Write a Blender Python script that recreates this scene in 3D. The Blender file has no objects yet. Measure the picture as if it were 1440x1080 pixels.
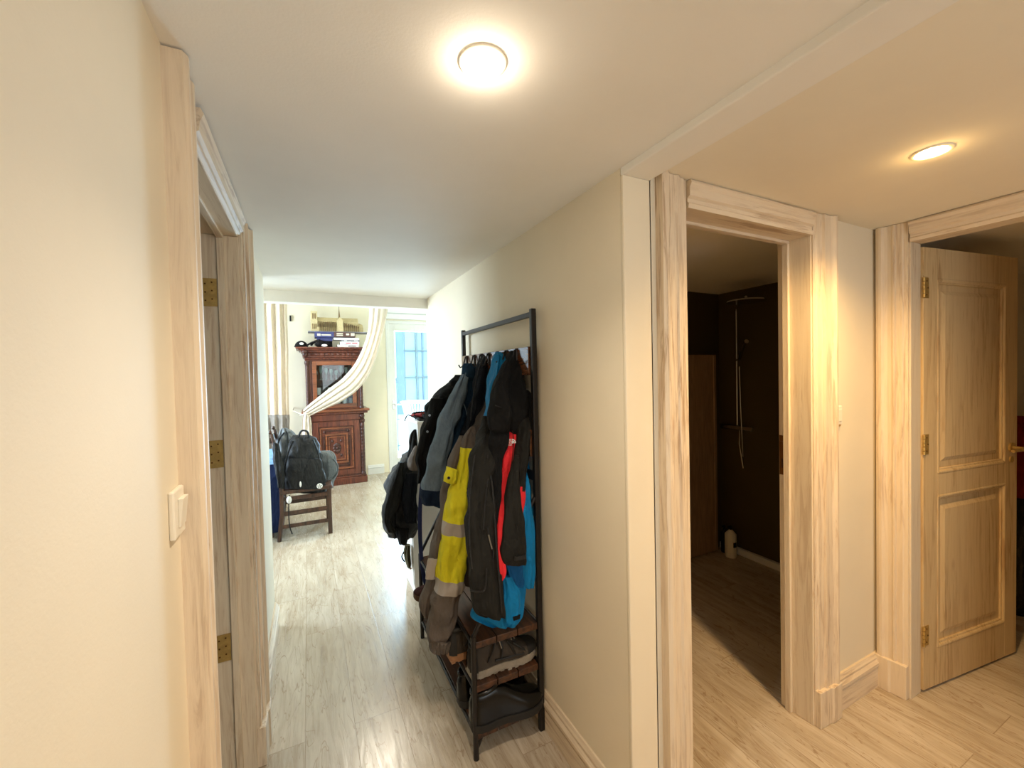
import bpy, bmesh, math, random
from mathutils import Vector, Matrix, noise as mnoise
random.seed(4)
SC = bpy.context.scene
COL = SC.collection
PI = math.pi

# ------------------------------------------------------------------ camera
F = 585.0
HC = 1.48
def _v(px, py): return Vector((px - 720, 540 - py, -F))
dY = _v(433, 533).normalized()
dX = _v(1910, 499); dX = (dX - dX.dot(dY) * dY).normalized()
dZ = dX.cross(dY)
RW = Matrix((dX, dY, dZ))            # camera space -> world
CAM = Vector((0, 0, HC))
cd = bpy.data.cameras.new('camera'); cam = bpy.data.objects.new('camera', cd); COL.objects.link(cam)
cd.sensor_width = 36; cd.lens = F / 1440 * 36; cd.clip_start = .02
cam.matrix_world = Matrix.Translation(CAM) @ RW.to_4x4()
SC.camera = cam
def ray(px, py): return RW @ _v(px, py)
def aY(px, py, Y): d = ray(px, py); return CAM + d * (Y / d.y)
def aX(px, py, X): d = ray(px, py); return CAM + d * (X / d.x)
def aZ(px, py, Z): d = ray(px, py); return CAM + d * ((Z - HC) / d.z)

SC.view_settings.view_transform = 'Standard'
SC.view_settings.look = 'None'
SC.view_settings.gamma = 1
SC.view_settings.use_curve_mapping = False
SC.view_settings.exposure = 0.6

# ------------------------------------------------------------------ materials
def lin(c):
    return tuple(((x / 255) / 12.92 if x / 255 <= .04045 else ((x / 255 + .055) / 1.055) ** 2.4) for x in c) + (1,)
class NT:
    def __init__(s, name, rough=.6, metal=0.0, spec=.5):
        s.m = bpy.data.materials.new(name); s.m.use_nodes = True
        s.n = s.m.node_tree.nodes; s.l = s.m.node_tree.links
        s.b = s.n['Principled BSDF']
        s.b.inputs['Roughness'].default_value = rough
        s.b.inputs['Metallic'].default_value = metal
        s.b.inputs['Specular IOR Level'].default_value = spec
        s.tc = s.n.new('ShaderNodeTexCoord')
    def node(s, t, **k):
        n = s.n.new(t)
        for a, b in k.items(): setattr(n, a, b)
        return n
    def link(s, a, b): s.l.new(a, b)
    def mapping(s, scale=(1, 1, 1), rot=(0, 0, 0), src='Object', loc=(0, 0, 0)):
        m = s.n.new('ShaderNodeMapping'); m.inputs['Scale'].default_value = scale
        m.inputs['Rotation'].default_value = rot; m.inputs['Location'].default_value = loc
        s.link(s.tc.outputs[src], m.inputs['Vector']); return m.outputs['Vector']
    def noise(s, vec, scale, detail=4, rough=.55, dist=0):
        n = s.n.new('ShaderNodeTexNoise'); s.link(vec, n.inputs['Vector'])
        n.inputs['Scale'].default_value = scale; n.inputs['Detail'].default_value = detail
        n.inputs['Roughness'].default_value = rough; n.inputs['Distortion'].default_value = dist
        return n.outputs['Fac']
    def ramp(s, fac, stops):
        r = s.n.new('ShaderNodeValToRGB'); s.link(fac, r.inputs['Fac'])
        e = r.color_ramp.elements
        while len(e) < len(stops): e.new(.5)
        for i, (p, c) in enumerate(stops):
            e[i].position = p; e[i].color = c if len(c) == 4 else tuple(c) + (1,)
        return r.outputs['Color']
    def mix(s, a, b, fac, mode='MIX'):
        m = s.n.new('ShaderNodeMix'); m.data_type = 'RGBA'; m.blend_type = mode
        for v, i in ((a, 6), (b, 7)):
            if isinstance(v, tuple): m.inputs[i].default_value = v
            else: s.link(v, m.inputs[i])
        if isinstance(fac, (int, float)): m.inputs[0].default_value = fac
        else: s.link(fac, m.inputs[0])
        return m.outputs[2]
    def bump(s, h, strength=.3, dist=.01):
        b = s.n.new('ShaderNodeBump'); b.inputs['Strength'].default_value = strength
        b.inputs['Distance'].default_value = dist
        s.link(h, b.inputs['Height']); s.link(b.outputs['Normal'], s.b.inputs['Normal'])
    def color(s, c):
        if isinstance(c, tuple): s.b.inputs['Base Color'].default_value = c
        else: s.link(c, s.b.inputs['Base Color'])

def paint(name, rgb, rough=.75, var=.04, spec=.3):
    t = NT(name, rough, 0, spec); c = lin(rgb)
    f = t.noise(t.mapping(), 3.0, 5)
    d = tuple(x * (1 - var) for x in c[:3]) + (1,)
    t.color(t.ramp(f, [(.35, d), (.65, c)]))
    t.bump(t.noise(t.mapping(), 180, 3), .12, .002)
    return t.m
def plain(name, rgb, rough=.5, metal=0.0, var=.12, sc=20, spec=.5):
    t = NT(name, rough, metal, spec); c = lin(rgb)
    d = tuple(x * (1 - var) for x in c[:3]) + (1,)
    t.color(t.ramp(t.noise(t.mapping(), sc, 4), [(.35, d), (.65, c)]))
    return t.m
def fabric(name, rgb, rough=.85, var=.25, weave=900, spec=.2, wrinkle=.35, sheen=0.0):
    t = NT(name, rough, 0, spec); c = lin(rgb)
    d = tuple(x * (1 - var) for x in c[:3]) + (1,)
    f = t.noise(t.mapping(), 14, 5, .6)
    t.color(t.ramp(f, [(.3, d), (.7, c)]))
    a = t.node('ShaderNodeMath', operation='MULTIPLY_ADD')
    w = t.noise(t.mapping((1, 1, .45)), 22, 3, .5, .6)
    t.link(w, a.inputs[0]); a.inputs[1].default_value = 1.0
    fw = t.noise(t.mapping(), weave, 1)
    b = t.node('ShaderNodeMath', operation='MULTIPLY'); t.link(fw, b.inputs[0]); b.inputs[1].default_value = .06
    t.link(b.outputs[0], a.inputs[2])
    t.bump(a.outputs[0], min(1, wrinkle * 1.8), .04)
    if sheen: t.b.inputs['Sheen Weight'].default_value = sheen
    return t.m
def whitewood(name, axis='z', light=(230, 212, 186), dark=(168, 136, 102), sc=1.0):
    """Whitewashed pine: pale paint worn thin over the grain."""
    t = NT(name, .55, 0, .35)
    s = {'z': (1, 1, .06), 'x': (.06, 1, 1), 'y': (1, .06, 1)}[axis]
    v = t.mapping(tuple(k * sc for k in s))
    g = t.noise(v, 62, 6, .66, .9)
    blot = t.noise(t.mapping(tuple(k ** .5 for k in s)), 4.5, 4, .6, .4)
    L, D = lin(light), lin(dark)
    c1 = t.ramp(g, [(.40, D), (.47, tuple((a + 2 * b) / 3 for a, b in zip(D, L))), (.56, L)])
    c2 = t.mix(L, c1, t.ramp(blot, [(.38, (.12, .12, .12)), (.62, (.8, .8, .8))]))
    vo = t.node('ShaderNodeTexVoronoi'); vo.feature = 'F1'
    s2 = {'z': (1, 1, .42), 'x': (.42, 1, 1), 'y': (1, .42, 1)}[axis]
    t.link(t.mapping(s2), vo.inputs['Vector']); vo.inputs['Scale'].default_value = 5.5
    k = t.ramp(vo.outputs['Distance'], [(.02, (1, 1, 1)), (.10, (0, 0, 0))])
    km = t.node('ShaderNodeMath', operation='MULTIPLY'); t.link(k, km.inputs[0]); km.inputs[1].default_value = .55
    c3 = t.mix(c2, lin((168, 122, 84)), km.outputs[0])
    t.color(c3); t.bump(g, .25, .004)
    return t.m
def floor_mat():
    t = NT('light_oak_planks', .3, 0, .6)
    sp = t.node('ShaderNodeSeparateXYZ'); t.link(t.tc.outputs['Object'], sp.inputs[0])
    cb = t.node('ShaderNodeCombineXYZ'); t.link(sp.outputs[1], cb.inputs[0]); t.link(sp.outputs[0], cb.inputs[1])
    off = t.node('ShaderNodeVectorMath', operation='ADD'); t.link(cb.outputs[0], off.inputs[0]); off.inputs[1].default_value = (.62, .055, 0)
    br = t.node('ShaderNodeTexBrick'); t.link(off.outputs[0], br.inputs['Vector'])
    br.offset = .37; br.offset_frequency = 2
    br.inputs['Scale'].default_value = 1; br.inputs['Brick Width'].default_value = 1.25
    br.inputs['Row Height'].default_value = .19; br.inputs['Mortar Size'].default_value = .0016
    br.inputs['Mortar Smooth'].default_value = .3; br.inputs['Bias'].default_value = 0
    br.inputs['Color1'].default_value = (.30, .30, .30, 1); br.inputs['Color2'].default_value = (.85, .85, .85, 1)
    br.inputs['Mortar'].default_value = (.5, .5, .5, 1)
    # plank-dependent shift of the grain
    sh = t.node('ShaderNodeVectorMath', operation='SCALE'); t.link(br.outputs['Color'], sh.inputs[0]); sh.inputs['Scale'].default_value = 7
    ad = t.node('ShaderNodeVectorMath', operation='ADD'); t.link(t.tc.outputs['Object'], ad.inputs[0]); t.link(sh.outputs[0], ad.inputs[1])
    mp = t.node('ShaderNodeMapping'); mp.inputs['Scale'].default_value = (1, .09, 1); t.link(ad.outputs[0], mp.inputs['Vector'])
    g = t.noise(mp.outputs['Vector'], 30, 7, .62, 1.6)
    mp2 = t.node('ShaderNodeMapping'); mp2.inputs['Scale'].default_value = (1, .22, 1); t.link(ad.outputs[0], mp2.inputs['Vector'])
    g2 = t.noise(mp2.outputs['Vector'], 7, 5, .6, 1.4)
    base = t.ramp(g, [(.32, lin((154, 136, 116))), (.46, lin((188, 173, 152))), (.62, lin((212, 200, 182)))])
    cl = t.ramp(g2, [(.3, lin((164, 144, 118))), (.5, lin((196, 180, 158))), (.7, lin((214, 202, 184)))])
    c = t.mix(base, cl, .5)
    mp3 = t.node('ShaderNodeMapping'); mp3.inputs['Scale'].default_value = (1, .16, 1); t.link(ad.outputs[0], mp3.inputs['Vector'])
    g3 = t.noise(mp3.outputs['Vector'], 11, 3, .5, 2.2)
    crack = t.ramp(g3, [(.487, (0, 0, 0)), (.5, (1, 1, 1)), (.513, (0, 0, 0))])
    cm = t.node('ShaderNodeMath', operation='MULTIPLY'); t.link(crack, cm.inputs[0]); cm.inputs[1].default_value = .55
    c = t.mix(c, lin((138, 106, 74)), cm.outputs[0])
    tone = t.ramp(br.outputs['Color'], [(.3, (.93, .93, .93)), (.85, (1, 1, 1))])
    c = t.mix(c, tone, 1.0, 'MULTIPLY')
    mo = t.node('ShaderNodeMath', operation='MULTIPLY'); t.link(br.outputs['Fac'], mo.inputs[0]); mo.inputs[1].default_value = .45
    c = t.mix(c, lin((120, 92, 62)), mo.outputs[0])
    t.color(c)
    r = t.ramp(g, [(.3, (.30, .30, .30)), (.7, (.18, .18, .18))]); t.link(r, t.b.inputs['Roughness'])
    h = t.node('ShaderNodeMath', operation='MULTIPLY_ADD'); t.link(g, h.inputs[0]); h.inputs[1].default_value = 1
    nb = t.node('ShaderNodeMath', operation='MULTIPLY'); t.link(br.outputs['Fac'], nb.inputs[0]); nb.inputs[1].default_value = -1.2
    t.link(nb.outputs[0], h.inputs[2]); t.bump(h.outputs[0], .16, .004)
    return t.m
def wood(name, a, b, axis='y', rough=.4, sc=30, spec=.5):
    t = NT(name, rough, 0, spec)
    s = {'z': (1, 1, .1), 'x': (.1, 1, 1), 'y': (1, .1, 1)}[axis]
    g = t.noise(t.mapping(s), sc, 6, .6, 1.5)
    t.color(t.ramp(g, [(.35, lin(a)), (.65, lin(b))])); t.bump(g, .06 if rough < .2 else .2, .003)
    return t.m
def emit(name, rgb, st):
    t = NT(name); t.b.inputs['Emission Color'].default_value = rgb + (1,)
    t.b.inputs['Emission Strength'].default_value = st; t.color((.9, .9, .9, 1)); return t.m
def glass(name, tint=(1, 1, 1), rough=0.0):
    m = bpy.data.materials.new(name); m.use_nodes = True; n = m.node_tree.nodes; l = m.node_tree.links
    n.clear(); o = n.new('ShaderNodeOutputMaterial'); mx = n.new('ShaderNodeMixShader')
    tr = n.new('ShaderNodeBsdfTransparent'); tr.inputs[0].default_value = tint + (1,)
    gl = n.new('ShaderNodeBsdfGlossy'); gl.inputs['Roughness'].default_value = rough + .02
    fr = n.new('ShaderNodeFresnel'); fr.inputs[0].default_value = 1.45
    l.new(fr.outputs[0], mx.inputs[0]); l.new(tr.outputs[0], mx.inputs[1]); l.new(gl.outputs[0], mx.inputs[2])
    l.new(mx.outputs[0], o.inputs[0]); return m

M = {}
M['wall'] = paint('cream_wall_paint', (236, 224, 200))
M['ceil'] = paint('white_ceiling_paint', (244, 240, 232), .85)
M['ceilwarm'] = paint('cream_ceiling_paint', (242, 234, 216), .85)
M['farwall'] = paint('pale_cream_wall_paint', (246, 236, 212))
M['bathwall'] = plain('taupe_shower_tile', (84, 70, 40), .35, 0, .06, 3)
M['bathfloor'] = plain('dark_stone_floor', (120, 96, 66), .5, 0, .2, 6)
M['wwz'] = whitewood('whitewashed_pine_upright', 'z')
M['wwx'] = whitewood('whitewashed_pine_cross', 'x')
M['wwy'] = whitewood('whitewashed_pine_long', 'y')
M['jamb'] = whitewood('whitewashed_pine_jamb', 'z', (228, 212, 186), (196, 170, 138))
M['leaf'] = whitewood('whitewashed_pine_leaf', 'z', (216, 188, 142), (176, 138, 94), .8)
M['floor'] = floor_mat()
M['brass'] = plain('brass', (206, 170, 100), .4, .6, .2, 60)
M['dkbrass'] = plain('dark_bronze', (120, 84, 50), .4, 1.0, .2, 60)
M['chrome'] = plain('chrome', (205, 205, 205), .15, 1.0, .05)
M['blackmetal'] = plain('black_powder_metal', (34, 30, 29), .4, .3, .15, 90)
M['rackwood'] = wood('rustic_brown_board', (60, 34, 20), (112, 70, 44), 'y', .16, 34, 1.0)
M['shelfwood'] = wood('rustic_brown_shelf', (40, 23, 14), (92, 56, 34), 'y', .4, 34)
M['white'] = plain('white_lacquer', (236, 235, 232), .4, 0, .03)
M['greyside'] = plain('light_grey_finish', (196, 198, 194), .5, 0, .03)
M['plastic'] = plain('white_plastic', (240, 232, 214), .35, 0, .02)
M['antique'] = wood('carved_oak_red_brown', (66, 30, 20), (122, 62, 40), 'z', .35, 24)
M['antiqued'] = wood('carved_oak_dark', (40, 20, 14), (84, 42, 28), 'z', .4, 40)
M['antiquel'] = wood('carved_oak_honey', (96, 52, 30), (150, 86, 52), 'x', .3, 24)
M['chairwood'] = wood('dark_walnut_chair', (44, 28, 20), (88, 58, 42), 'z', .35, 24)
M['glass'] = glass('clear_glass', (.97, .99, 1))
M['cabglass'] = glass('cabinet_glass', (.93, .96, .97))

# ------------------------------------------------------------------ mesh builder
class MB:
    def __init__(s): s.v = []; s.f = []; s.smooth = set()
    def add(s, vs, fs, smooth=False):
        o = len(s.v); s.v += [tuple(v) for v in vs]
        for f in fs:
            if smooth: s.smooth.add(len(s.f))
            s.f.append([o + i for i in f])
        return s
    def box(s, x0, x1, y0, y1, z0, z1):
        if x0 > x1: x0, x1 = x1, x0
        if y0 > y1: y0, y1 = y1, y0
        if z0 > z1: z0, z1 = z1, z0
        return s.add([(x, y, z) for z in (z0, z1) for y in (y0, y1) for x in (x0, x1)],
                     [(0, 2, 3, 1), (4, 5, 7, 6), (0, 1, 5, 4), (2, 6, 7, 3), (0, 4, 6, 2), (1, 3, 7, 5)])
    def obox(s, c, ux, uy, uz):
        """box about centre c with half vectors"""
        c = Vector(c); ux = Vector(ux); uy = Vector(uy); uz = Vector(uz)
        return s.add([c + a * ux + b * uy + d * uz for d in (-1, 1) for b in (-1, 1) for a in (-1, 1)],
                     [(0, 2, 3, 1), (4, 5, 7, 6), (0, 1, 5, 4), (2, 6, 7, 3), (0, 4, 6, 2), (1, 3, 7, 5)])
    def prism(s, prof, o, U, V, D):
        """polygon prof [(u,v)] at o + u U + v V, extruded by vector D"""
        o = Vector(o); U = Vector(U); V = Vector(V); D = Vector(D); n = len(prof)
        a = [o + U * u + V * w for u, w in prof]
        return s.add(a + [p + D for p in a], [tuple(range(n))[::-1], tuple(range(n, 2 * n))] +
                     [(i, (i + 1) % n, (i + 1) % n + n, i + n) for i in range(n)])
    def tube(s, pts, r, n=10, caps=True):
        pts = [Vector(p) for p in pts]; rs = r if isinstance(r, (list, tuple)) else [r] * len(pts)
        vs = []; up = None
        for i, p in enumerate(pts):
            t = (pts[min(i + 1, len(pts) - 1)] - pts[max(i - 1, 0)]).normalized()
            if up is None: up = Vector((0, 0, 1)) if abs(t.z) < .9 else Vector((1, 0, 0))
            a = t.cross(up).normalized(); b = a.cross(t).normalized(); up = b
            for k in range(n):
                q = 2 * PI * k / n
                vs.append(p + (a * math.cos(q) + b * math.sin(q)) * rs[i])
        m = len(pts)
        fs = [(i * n + k, i * n + (k + 1) % n, (i + 1) * n + (k + 1) % n, (i + 1) * n + k) for i in range(m - 1) for k in range(n)]
        s.add(vs, fs, True)
        if caps:
            s.add(vs[:n], [tuple(range(n))[::-1]]); s.add(vs[-n:], [tuple(range(n))])
        return s
    def lathe(s, prof, c, n=24, axis='z', closed=True):
        c = Vector(c); vs = []
        for r, h in prof:
            for k in range(n):
                q = 2 * PI * k / n; a, b = r * math.cos(q), r * math.sin(q)
                vs.append(c + Vector({'z': (a, b, h), 'x': (h, a, b), 'y': (a, h, b)}[axis]))
        m = len(prof)
        s.add(vs, [(i * n + k, i * n + (k + 1) % n, (i + 1) * n + (k + 1) % n, (i + 1) * n + k) for i in range(m - 1) for k in range(n)], True)
        if closed:
            s.add(vs[:n], [tuple(range(n))[::-1]]); s.add(vs[-n:], [tuple(range(n))])
        return s
    def ellipsoid(s, c, rx, ry, rz, n=16, m=10, wob=0, seed=0):
        rnd = random.Random(seed); ph = [rnd.random() * 6 for _ in range(4)]
        vs = []
        for i in range(m + 1):
            a = PI * i / m
            for k in range(n):
                q = 2 * PI * k / n
                w = 1 + wob * (math.sin(3 * q + ph[0] + 2 * a) + math.sin(5 * q + ph[1] - 3 * a)) * math.sin(a)
                vs.append((c[0] + rx * w * math.sin(a) * math.cos(q), c[1] + ry * w * math.sin(a) * math.sin(q), c[2] + rz * math.cos(a)))
        return s.add(vs, [(i * n + k, (i + 1) * n + k, (i + 1) * n + (k + 1) % n, i * n + (k + 1) % n) for i in range(m) for k in range(n)], True)
    def build(s, name, mat, parent=None, bevel=0, seg=2):
        me = bpy.data.meshes.new(name); me.from_pydata(s.v, [], s.f); me.validate()
        bm = bmesh.new(); bm.from_mesh(me)
        bmesh.ops.remove_doubles(bm, verts=bm.verts, dist=1e-6) if s.smooth else None
        bmesh.ops.recalc_face_normals(bm, faces=bm.faces); bm.to_mesh(me); bm.free()
        if s.smooth:
            for p in me.polygons: p.use_smooth = True
            me.set_sharp_from_angle(angle=math.radians(48))
        o = bpy.data.objects.new(name, me); COL.objects.link(o)
        me.materials.append(M[mat] if isinstance(mat, str) else mat)
        if parent is not None: put(o, parent)
        if bevel:
            b = o.modifiers.new('bevel', 'BEVEL'); b.width = bevel; b.segments = seg; b.limit_method = 'ANGLE'; b.angle_limit = math.radians(40)
        return o
def put(o, p):
    o.parent = p
    o.matrix_parent_inverse = Matrix.Translation(-wloc(p))
def wloc(o):
    return Vector(o.location) if o.parent is None else Vector(o.location) + Vector(o.parent.location) + o.matrix_parent_inverse.translation
def thing(name, label, cat, loc=(0, 0, 0), group=None, kind=None):
    o = bpy.data.objects.new(name, None); COL.objects.link(o); o.location = loc; o.empty_display_size = .05
    return tag(o, label, cat, group, kind)
def tag(o, label=None, cat=None, group=None, kind=None):
    if label: o['label'] = label
    if cat: o['category'] = cat
    if group: o['group'] = group
    if kind: o['kind'] = kind
    return o
def struct(o, label=None, cat=None): return tag(o, label, cat, kind='structure')
def part_label(o, l): o['label'] = l; return o
def copy_tree(o, parent=None):
    c = o.copy(); COL.objects.link(c); c.parent = parent
    for ch in [q for q in bpy.data.objects if q.parent == o]: copy_tree(ch, c)
    return c

# ------------------------------------------------------------------ room shell
XL, XR, YD, X2 = -.22, .86, .985, 2.36    # left wall, coat wall, shower-room wall, right door wall
H, HB, HW = 2.09, 2.068, 2.10             # hall ceiling, beam soffit, alcove ceiling
YH = 3.25                                 # header
YB = -1.6                                 # wall behind the camera
YF = 6.66; HF = 2.78; XF0, XF1 = -2.6, 3.2
bx = lambda *a: MB().box(*a)
struct(bx(XF0 - .1, 4.6, YB - .1, YF + .05, -.12, 0).build('floor', 'floor'), 'light oak plank floor running from the hall into the far room', 'floor')
# hall ceiling, beam, alcove ceiling
struct(bx(XF0, XR, YB - .1, YH, H, H + .1).build('ceiling_hall', 'ceil'), 'off white hall ceiling over the coat rack', 'ceiling')
struct(bx(XR, .968, YB - .1, YD, HB, H + .1).build('ceiling_beam', 'ceil', bevel=.004), 'shallow beam dividing the white hall ceiling from the warm alcove ceiling', 'beam')
struct(bx(.968, 4.6, YB - .1, 3.1, HW, HW + .1).build('ceiling_alcove', 'ceilwarm'), 'cream ceiling over the two right hand doors', 'ceiling')
struct(bx(XF0, 3.2, YH + .1, YF + .3, HF, HF + .1).build('ceiling_far', 'farwall'), 'high pale ceiling of the far room', 'ceiling')
# left wall with opening for door 1
LY0, LY1 = 1.13, 1.83
m = MB(); m.box(XL - .12, XL, YB, LY0 - .02, 0, H); m.box(XL - .12, XL, LY1 + .02, 2.85, 0, H); m.box(XL - .12, XL, LY0 - .02, LY1 + .02, 2.03, H)
struct(m.build('wall_left', 'wall'), 'cream left hand wall beside the camera', 'wall')
m = MB(); m.box(XF0, XL - .12, 2.73, 2.85, 0, H); m.box(XF0 - .1, XF0, YB, 2.85, 0, H)
struct(m.build('wall_left_room', 'wall'), 'cream wall of the room behind the left door', 'wall')
# coat wall + shower room wall
struct(bx(XR, .98, YD, 3.22, 0, H + .02).build('wall_right', 'wall'), 'cream wall behind the coat rack', 'wall')
D1a, D1b = 1.13, 1.83
m = MB(); m.box(.968, D1a - .02, YD, YD + .12, 0, HW); m.box(D1b + .02, X2 + .12, YD, YD + .12, 0, HW); m.box(D1a - .02, D1b + .02, YD, YD + .12, 2.03, HW)
struct(m.build('wall_alcove', 'wall'), 'cream alcove wall around the shower room door', 'wall')
m = MB(); m.box(XR - .0005, .966, YD - .012, YD, 0, HB)
struct(m.build('wall_corner', 'wall', bevel=.003), 'narrow corner pier at the end of the coat wall under the beam', 'pier')
# door 3 wall, constant X
D2a, D2b = .06, .86
m = MB(); m.box(X2, X2 + .1, D2b + .02, YD, 0, HW); m.box(X2, X2 + .1, YB, D2a - .02, 0, HW); m.box(X2, X2 + .1, D2a - .02, D2b + .02, 2.03, HW)
struct(m.build('wall_alcove_right', 'wall'), 'cream wall holding the right hand panelled door', 'wall')
m = MB(); m.box(XF0, .35, YB - .1, YB, 0, HW); m.box(1.75, 4.6, YB - .1, YB, 0, HW); m.box(.35, 1.75, YB - .1, YB, 0, .9); m.box(.35, 1.75, YB - .1, YB, 1.98, HW)
struct(m.build('wall_back', 'wall'), 'cream wall behind the camera', 'wall')
# room beyond right door
m = MB(); m.box(4.4, 4.5, YB, 1.4, 0, HW); m.box(X2 + .12, 4.5, 1.3, 1.4, 0, HW)
struct(m.build('wall_right_room', 'wall'), 'dim wall of the room beyond the right door', 'wall')
# shower room
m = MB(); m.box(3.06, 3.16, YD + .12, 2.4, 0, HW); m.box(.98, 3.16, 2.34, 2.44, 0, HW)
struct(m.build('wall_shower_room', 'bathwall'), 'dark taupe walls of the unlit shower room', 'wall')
struct(bx(1.86, 3.06, 1.125, 2.34, 0, .003).build('floor_shower_room', 'floor'), 'dark floor of the shower room', 'floor')
struct(bx(3.03, 3.06, YD + .14, 2.33, .003, .055).build('baseboard_shower_room', 'white', bevel=.004), 'low white strip along the shower wall', 'baseboard')
# header and far room walls
struct(bx(XF0, XR + .02, YH, YH + .1, 2.012, HF).build('wall_header', 'ceil', bevel=.004), 'white header beam where the hall opens to the far room', 'beam')
struct(bx(XR + .02, XF1, 3.12, YH + .1, 0, HF).build('wall_far_near', 'farwall'), 'near wall of the far room right of the opening', 'wall')
BX0, BX1, BZ1 = 1.10, 2.06, 2.36
m = MB(); m.box(XF0 - .1, -2.25, YF, YF + .22, 0, HF); m.box(-1.15, BX0, YF, YF + .22, 0, HF); m.box(-2.25, -1.15, YF, YF + .22, 0, .9); m.box(-2.25, -1.15, YF, YF + .22, 2.4, HF); m.box(BX1, XF1, YF, YF + .22, 0, HF); m.box(BX0, BX1, YF, YF + .22, BZ1, HF)
struct(m.build('wall_far', 'farwall'), 'pale cream back wall of the far room behind the carved cupboard', 'wall')
struct(bx(XF1, XF1 + .1, YH, YF + .2, 0, HF).build('wall_far_right', 'farwall'), 'right wall of the far room', 'wall')
m = MB()  # added window behind the camera, a made-up source for the hall fill
for x0 in (.35, 1.025, 1.70): m.box(x0, x0 + .05, YB - .08, YB - .03, .95, 1.93)
for z0 in (.9, 1.93): m.box(.35, 1.75, YB - .08, YB - .03, z0, z0 + .05)
w3 = struct(m.build('added_window_3', 'white'), 'added unseen window with white frame in the wall behind the camera', 'window')
bx(.39, 1.71, YB - .06, YB - .055, .94, 1.94).build('window_pane', 'glass', w3)
# left far wall with an added window, unseen, to let daylight in
m = MB(); m.box(XF0 - .1, XF0, 2.85, 3.7, 0, HF); m.box(XF0 - .1, XF0, 5.7, YF, 0, HF); m.box(XF0 - .1, XF0, 3.7, 5.7, 0, .8); m.box(XF0 - .1, XF0, 3.7, 5.7, 2.4, HF)
struct(m.build('wall_far_left', 'farwall'), 'left wall of the far room with its added window', 'wall')
m = MB()
for z0, z1 in ((.8, .85), (2.35, 2.4)): m.box(XF0 - .07, XF0 - .02, 3.7, 5.7, z0, z1)
for y0 in (3.7, 4.675, 5.65): m.box(XF0 - .07, XF0 - .02, y0, y0 + .05, .85, 2.35)
w1 = struct(m.build('added_window_1', 'white'), 'added unseen window with white frame in the left wall of the far room', 'window')
bx(XF0 - .05, XF0 - .04, 3.74, 5.66, .84, 2.36).build('window_pane', 'glass', w1)

m = MB()  # added unseen window, bright pane for the glossy rack board to mirror
for x0 in (-2.25, -1.725, -1.20): m.box(x0, x0 + .05, YF + .05, YF + .1, .95, 2.35)
for z0 in (.9, 2.35): m.box(-2.25, -1.15, YF + .05, YF + .1, z0, z0 + .05)
w2 = struct(m.build('added_window_2', 'white'), 'added unseen window with white frame in the far wall left of the beige curtain', 'window')
bx(-2.21, -1.19, YF + .07, YF + .075, .94, 2.36).build('window_pane', 'glass', w2)

# ------------------------------------------------------------------ casings
def cas_prof(w, t):
    """moulded architrave section: u across (0 outer, w inner), v out of the wall"""
    return [(0, 0), (0, t), (.012, t + .006), (.022, t + .006), (.03, t - .002), (.04, t - .006), (w * .5, t - .006),
            (w * .56, t - .002), (w * .62, t - .002), (w * .64, t - .012), (w - .018, t - .012), (w - .014, t - .017), (w, t - .019), (w, 0)]
def plinth_top(w, t): return [(-.004, 0), (-.004, t + .008), (w * .42, t + .01), (w * .5, t + .004), (w, t + .002), (w, 0)]
def casing(parent, axis, a_out, w, wallpos, nrm, z1, mat='wwz', name='casing', z0=.0, plinth=.0, t=.032):
    """upright; axis='x' or 'y' is the across direction; w signed"""
    U = Vector((1, 0, 0)) if axis == 'x' else Vector((0, 1, 0))
    U = U * (1 if w > 0 else -1); Vv = Vector(nrm)
    base = (Vector((a_out, wallpos, 0)) if axis == 'x' else Vector((wallpos, a_out, 0)))
    o = MB().prism(cas_prof(abs(w), t), base + Vector((0, 0, z0 + plinth)), U, Vv, (0, 0, z1 - z0 - plinth)).build(name, mat, parent)
    if plinth: MB().prism(plinth_top(abs(w), t), base + Vector((0, 0, z0)), U, Vv, (0, 0, plinth)).build('plinth_block', mat, parent, bevel=.003)
    return o
def hinge(parent, c, along, out, n=5, h=.09, w=.035, mat='brass', name='hinge'):
    c = Vector(c); along = Vector(along); out = Vector(out)
    m_ = MB(); m_.obox(c + along * w * .55, along * w * .5, out * .0012, Vector((0, 0, h / 2)))
    for k in range(n):
        z0 = -h / 2 + k * h / n + .001; z1 = -h / 2 + (k + 1) * h / n - .001
        m_.tube([c + Vector((0, 0, z0)), c + Vector((0, 0, z1))], .0055, 10)
    hg = m_.build(name, mat, parent)
    sc = MB()
    for dz in (-.3, 0, .3):
        for dw in (.35, .75):
            p = c + along * w * dw + Vector((0, 0, dz * h + (.06 * h if dw > .5 else 0)))
            sc.tube([p, p - out * .0025], .003, 8)
    return hg, sc
# --- door_1, left opening (no leaf in sight: it stands folded away in the side room)
d1 = struct(thing('door_1', 'left doorway with whitewashed casing and brass hinges', 'doorway', (XL, (LY0 + LY1) / 2, 0)))
casing(d1, 'y', .955, LY0 - .961, XL, (1, 0, 0), H - .004, t=.032)
casing(d1, 'y', 2.0, -(2.0 - LY1 - .006), XL, (1, 0, 0), 2.085, plinth=.15, t=.032)
MB().prism([(0, 0), (0, .026), (.012, .032), (.03, .024), (.05, .022), (.055, .014), (.062, .012), (.07, 0)], (XL, .955 + LY0 - .955, 2.082), (0, 0, -1), (1, 0, 0), (0, LY1 - LY0, 0)).build('casing_head', 'wwy', d1)
m = MB(); m.box(XL - .125, XL + .004, LY1, LY1 + .02, 0, 2.01); m.box(XL - .062, XL - .04, LY1 - .0, LY1 - .012, 0, 1.998); m.build('jamb', 'jamb', d1, bevel=.002)
m = MB(); m.box(XL - .125, XL + .004, LY0 - .02, LY0, 0, 2.01); m.build('jamb', 'jamb', d1, bevel=.002)
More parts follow.
